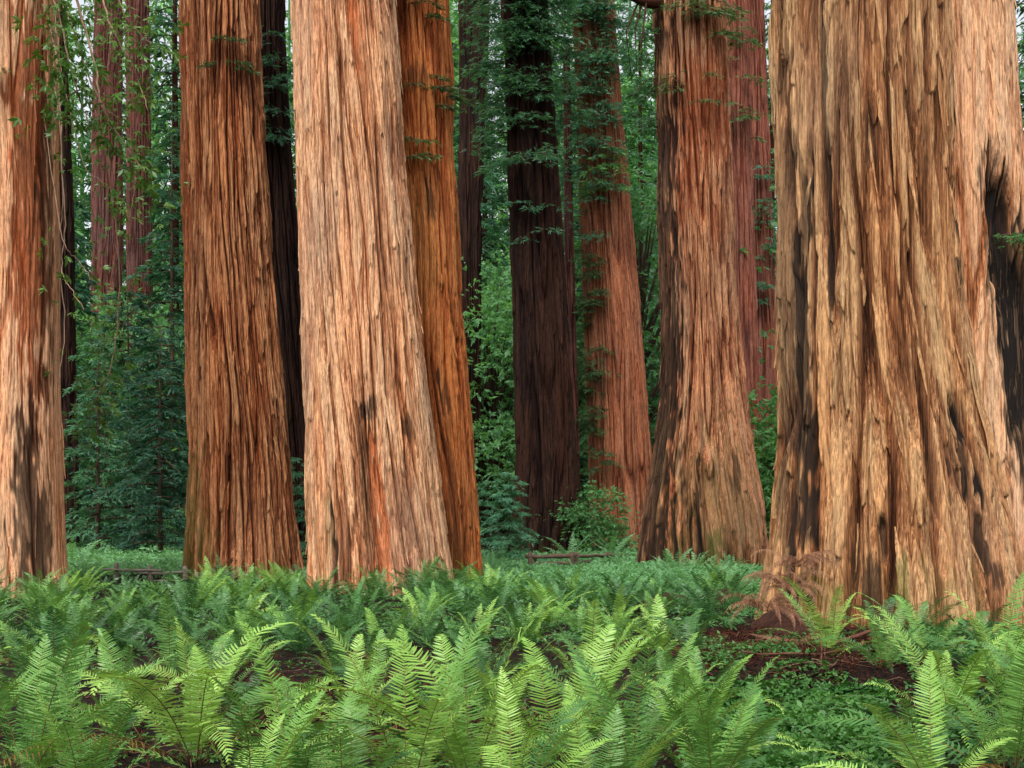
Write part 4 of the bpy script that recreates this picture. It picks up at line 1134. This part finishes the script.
# ------------------------------------------------------------------ forest behind
TALL = [conifer(38 + 4 * q, 4.2, 150, [0.06, 0.16, 0.25, 0.1][q], 0.62, 6, 40 + q, per=34, barkm=BK["dark"], rt=0.45, droop=0.28) for q in range(4)]
MIDC = [conifer(16 + 3 * q, 3.0, 80, 0.04, 0.5, 6, 60 + q, per=34, leafm=M_hemlock, rt=0.16, droop=0.3) for q in range(3)]
HEM = [conifer(8.2, 2.1, 62, 0.04, 0.27, 7, 70 + q, per=44, leafm=M_hemlock, droop=0.24, pw=0.6) for q in range(2)]
HEMD = [conifer(8.2, 1.9, 60, 0.05, 0.25, 7, 73, per=40, leafm=M_conifer, droop=0.3, pw=0.6)]
YNG = [conifer(3.0, 1.15, 34, 0.04, 0.17, 7, 76 + q, per=48, leafm=M_sapling, droop=0.18, pw=0.7) for q in range(2)]
BRD = [broadleaf(14 + 2 * q, 4.0, 60, 0.33, 6, 80 + q, zc=0.52, per=62) for q in range(3)]
SHR = [broadleaf(3.2, 1.5, 34, 0.19, 6, 85 + q, leafm=[M_lime, M_shrub][q], zc=0.5, per=46) for q in range(2)]
print("forest meshes done")

def gp(px, D):
    x = (px - 512) * D / F
    return (x, D, float(gz(x, D)) - 0.05)
plant("hemlock", HEMD[0:1][0], gp(98, 43), "dark young hemlock with drooping layers just right of the pale orange trunk", "conifer", "young hemlocks at left", sc=1.0)
plant("hemlock", HEM[0], gp(160, 40), "blue-green young hemlock with drooping layers touching the reddish trunk's left side", "conifer", "young hemlocks at left", sc=0.95)
plant("hemlock", HEM[1], gp(62, 50), "dark young hemlock directly behind the pale orange trunk's right edge", "conifer", "young hemlocks at left", sc=0.95)
plant("hemlock", HEM[1], gp(128, 52), "taller young hemlock rearmost between the other two at left", "conifer", "young hemlocks at left", sc=1.3)
plant("young_conifer", YNG[0], gp(509, 38), "blue-green young conifer left of the rail fence", "conifer", None, sc=0.95)
plant("young_conifer", YNG[1], gp(487, 43), "young conifer peeking out from behind the rusty orange trunk", "conifer", None, sc=0.95)
plant("shrub", SHR[1], gp(598, 45), "leafy green shrub behind the fence at the thick dark trunk's right foot", "shrub", None, sc=0.78)
plant("young_conifer", YNG[1], gp(297, 35), "young conifer in the narrow gap between reddish and broad tan trunks", "conifer", None, sc=1.12)
plant("shrub", SHR[0], gp(758, 47), "light green shrub between the weathered trunk and the giant", "shrub", None, sc=1.5)
plant("shrub", SHR[0], gp(772, 50), "tall light green shrub against the giant's left side", "shrub", None, sc=2.1)
plant("shrub", SHR[0], gp(655, 58), "light green shrub behind the weathered trunk's left edge", "shrub", None, sc=1.9)
plant("shrub", SHR[1], gp(742, 56), "mid green shrub behind the weathered trunk's right edge", "shrub", None, sc=1.7)
plant("shrub", SHR[1], gp(185, 45), "low green shrub at the reddish trunk's left foot", "shrub", None, sc=0.6)

rb = random.Random(33)
def forest(kind, meshes, spots, base_label, cat, group, scr=(0.85, 1.15)):
    for k, (px, D, where) in enumerate(spots):
        plant(kind, meshes[k % len(meshes)], gp(px, D), base_label + " " + where, cat, group, rb.uniform(0, 6.28), rb.uniform(*scr))
forest("broadleaf_tree", BRD, [(75, 66, "behind the left hemlocks"), (165, 72, "left of the reddish trunk"), (300, 70, "in the gap right of the reddish trunk"), (478, 70, "beside the slender dark trunk"),
       (500, 62, "left of the thick dark trunk"), (642, 58, "right of the brick-red trunk"), (490, 57, "between slender and thick dark trunks"), (560, 74, "between thick dark and brick-red trunks"), (655, 78, "left of the weathered trunk's upper half"), (770, 76, "left of the giant")],
       "mid green broadleaf tree", "tree", "broadleaf trees behind", (0.8, 1.05))
forest("conifer_tree", MIDC, [(60, 62, "at the pale orange trunk's right edge"), (150, 95, "behind the far maroon pair"), (172, 66, "at the reddish trunk's left edge"), (310, 66, "between reddish and broad tan trunks"),
       (470, 66, "behind the slender dark trunk"), (545, 68, "behind the thick dark trunk"), (580, 64, "behind the thin maroon trunk"), (652, 70, "at the weathered trunk's left edge"), (765, 72, "behind the maroon trunk at the giant"), (1040, 45, "at the right edge beyond the fused pair")],
       "dark conifer with drooping layers", "conifer", "mid-height conifers behind", (0.9, 1.2))
forest("conifer_tree", TALL, [(40, 92, "behind the pale orange trunk"), (112, 100, "between the far maroon pair"), (175, 90, "left of the reddish trunk"), (215, 105, "hidden mostly by the reddish trunk"), (300, 96, "in the gap at the broad tan trunk"),
       (440, 96, "behind the rusty orange trunk"), (485, 100, "right of the slender dark trunk"), (535, 92, "behind the thick dark trunk"), (580, 88, "above the thin maroon trunk"), (640, 94, "right of the brick-red trunk"),
       (690, 100, "behind the weathered trunk"), (772, 98, "left of the giant"), (1030, 70, "at the right edge"), (-40, 80, "beyond the left edge"), (1090, 90, "beyond the right edge")],
       "towering dark conifer far back", "conifer", "tall far conifers", (0.9, 1.1))

# far wood that reads as one mass
rng = np.random.default_rng(123)
AP, AD = [], []
mb = MB()
for k in range(85):
    x = rng.uniform(-75, 75); y = rng.uniform(112, 150); h = rng.uniform(40, 66); r = rng.uniform(3.5, 6)
    n = 950
    t = rng.uniform(0, 1, n) ** 1.05
    rad = r * (1.05 - t) ** 0.6 * rng.uniform(0.2, 1, n) ** 0.6; az = rng.uniform(0, 6.28, n)
    p = np.stack([x + rad * np.cos(az), y + rad * np.sin(az), 0.3 + t * h - 0.25 * rad], 1)
    AP.append(p); AD.append(np.stack([np.cos(az), np.sin(az), -0.4 + 0 * az], 1))
    mb.tube(np.array([[x, y, -0.2], [x, y, h * 0.9]]), [0.5, 0.08], 6)
P_ = np.concatenate(AP)
V, f = sprays(P_, np.concatenate(AD), 1.25 * rng.uniform(0.7, 1.3, len(P_)), 6, rng=rng)
mb.add(V, f)
tag(add("far_forest", mb.mesh("far_forest", [M_broad], smooth=False)), "hazy green mass of distant forest closing the view", "forest", None, "stuff")

# ------------------------------------------------------------------ air
HAZE = 0.0
if HAZE:
    hb = np.array([[x, y, z] for z in (-1.8, 62.0) for y in (-34.0, 330.0) for x in (-226.0, 226.0)])
    hf = np.array([[0, 2, 3, 1], [4, 5, 7, 6], [0, 1, 5, 4], [2, 6, 7, 3], [0, 4, 6, 2], [1, 3, 7, 5]])
    hm, nt = new_mat("forest_haze")
    pv = nd(nt, "ShaderNodeVolumePrincipled"); pv.inputs["Density"].default_value = HAZE
    pv.inputs["Color"].default_value = (0.86, 0.93, 0.97, 1); pv.inputs["Anisotropy"].default_value = 0.2
    nt.links.new(pv.outputs[0], nd(nt, "ShaderNodeOutputMaterial").inputs["Volume"])
    add("haze", mesh_np("haze", hb, [hf], [hm], smooth=False))["kind"] = "stuff"

# ------------------------------------------------------------------ light
W = bpy.data.worlds.new("World"); SC.world = W; W.use_nodes = True
nt = W.node_tree; nt.nodes.clear()
ELEV, AZ = math.radians(57), math.radians(196)       # azimuth clockwise from +Y: behind the camera, a little left
sky = nd(nt, "ShaderNodeTexSky", sky_type="NISHITA")
sky.sun_disc = False; sky.sun_elevation = ELEV; sky.sun_rotation = AZ
sky.air_density = 1.0; sky.dust_density = 3.0; sky.ozone_density = 1.0
hs = nd(nt, "ShaderNodeHueSaturation"); hs.inputs["Saturation"].default_value = 0.25
nt.links.new(sky.outputs[0], hs.inputs["Color"])
bg = nd(nt, "ShaderNodeBackground"); bg.inputs["Strength"].default_value = 0.115
nt.links.new(hs.outputs[0], bg.inputs[0])
wo = nd(nt, "ShaderNodeOutputWorld"); nt.links.new(bg.outputs[0], wo.inputs[0])

S = Vector((math.sin(AZ) * math.cos(ELEV), math.cos(AZ) * math.cos(ELEV), math.sin(ELEV)))
sl = bpy.data.lights.new("sun", "SUN"); sl.energy = 1.5; sl.angle = math.radians(16); sl.color = (1.0, 0.95, 0.88)
so = link(bpy.data.objects.new("sun", sl)); so.rotation_euler = S.to_track_quat("Z", "Y").to_euler(); so.location = (0, -10, 40)

# ------------------------------------------------------------------ camera
cd = bpy.data.cameras.new("camera"); cd.sensor_width = 36; cd.lens = 36 * F / 1024
cd.shift_y = (HZ - 384) / 1024; cd.clip_end = 1000; cd.clip_start = 0.1
co = link(bpy.data.objects.new("camera", cd)); co.location = (0, 0, CAMZ); co.rotation_euler = (math.radians(90), 0, 0)
SC.camera = co

SC.render.engine = "CYCLES"
SC.cycles.use_denoising = True
SC.cycles.max_bounces = 6; SC.cycles.diffuse_bounces = 4; SC.cycles.transmission_bounces = 4; SC.cycles.glossy_bounces = 2
SC.view_settings.view_transform = "Standard"; SC.view_settings.look = "None"; SC.view_settings.gamma = 1.0
SC.view_settings.use_curve_mapping = False
SC.view_settings.exposure = 1.3
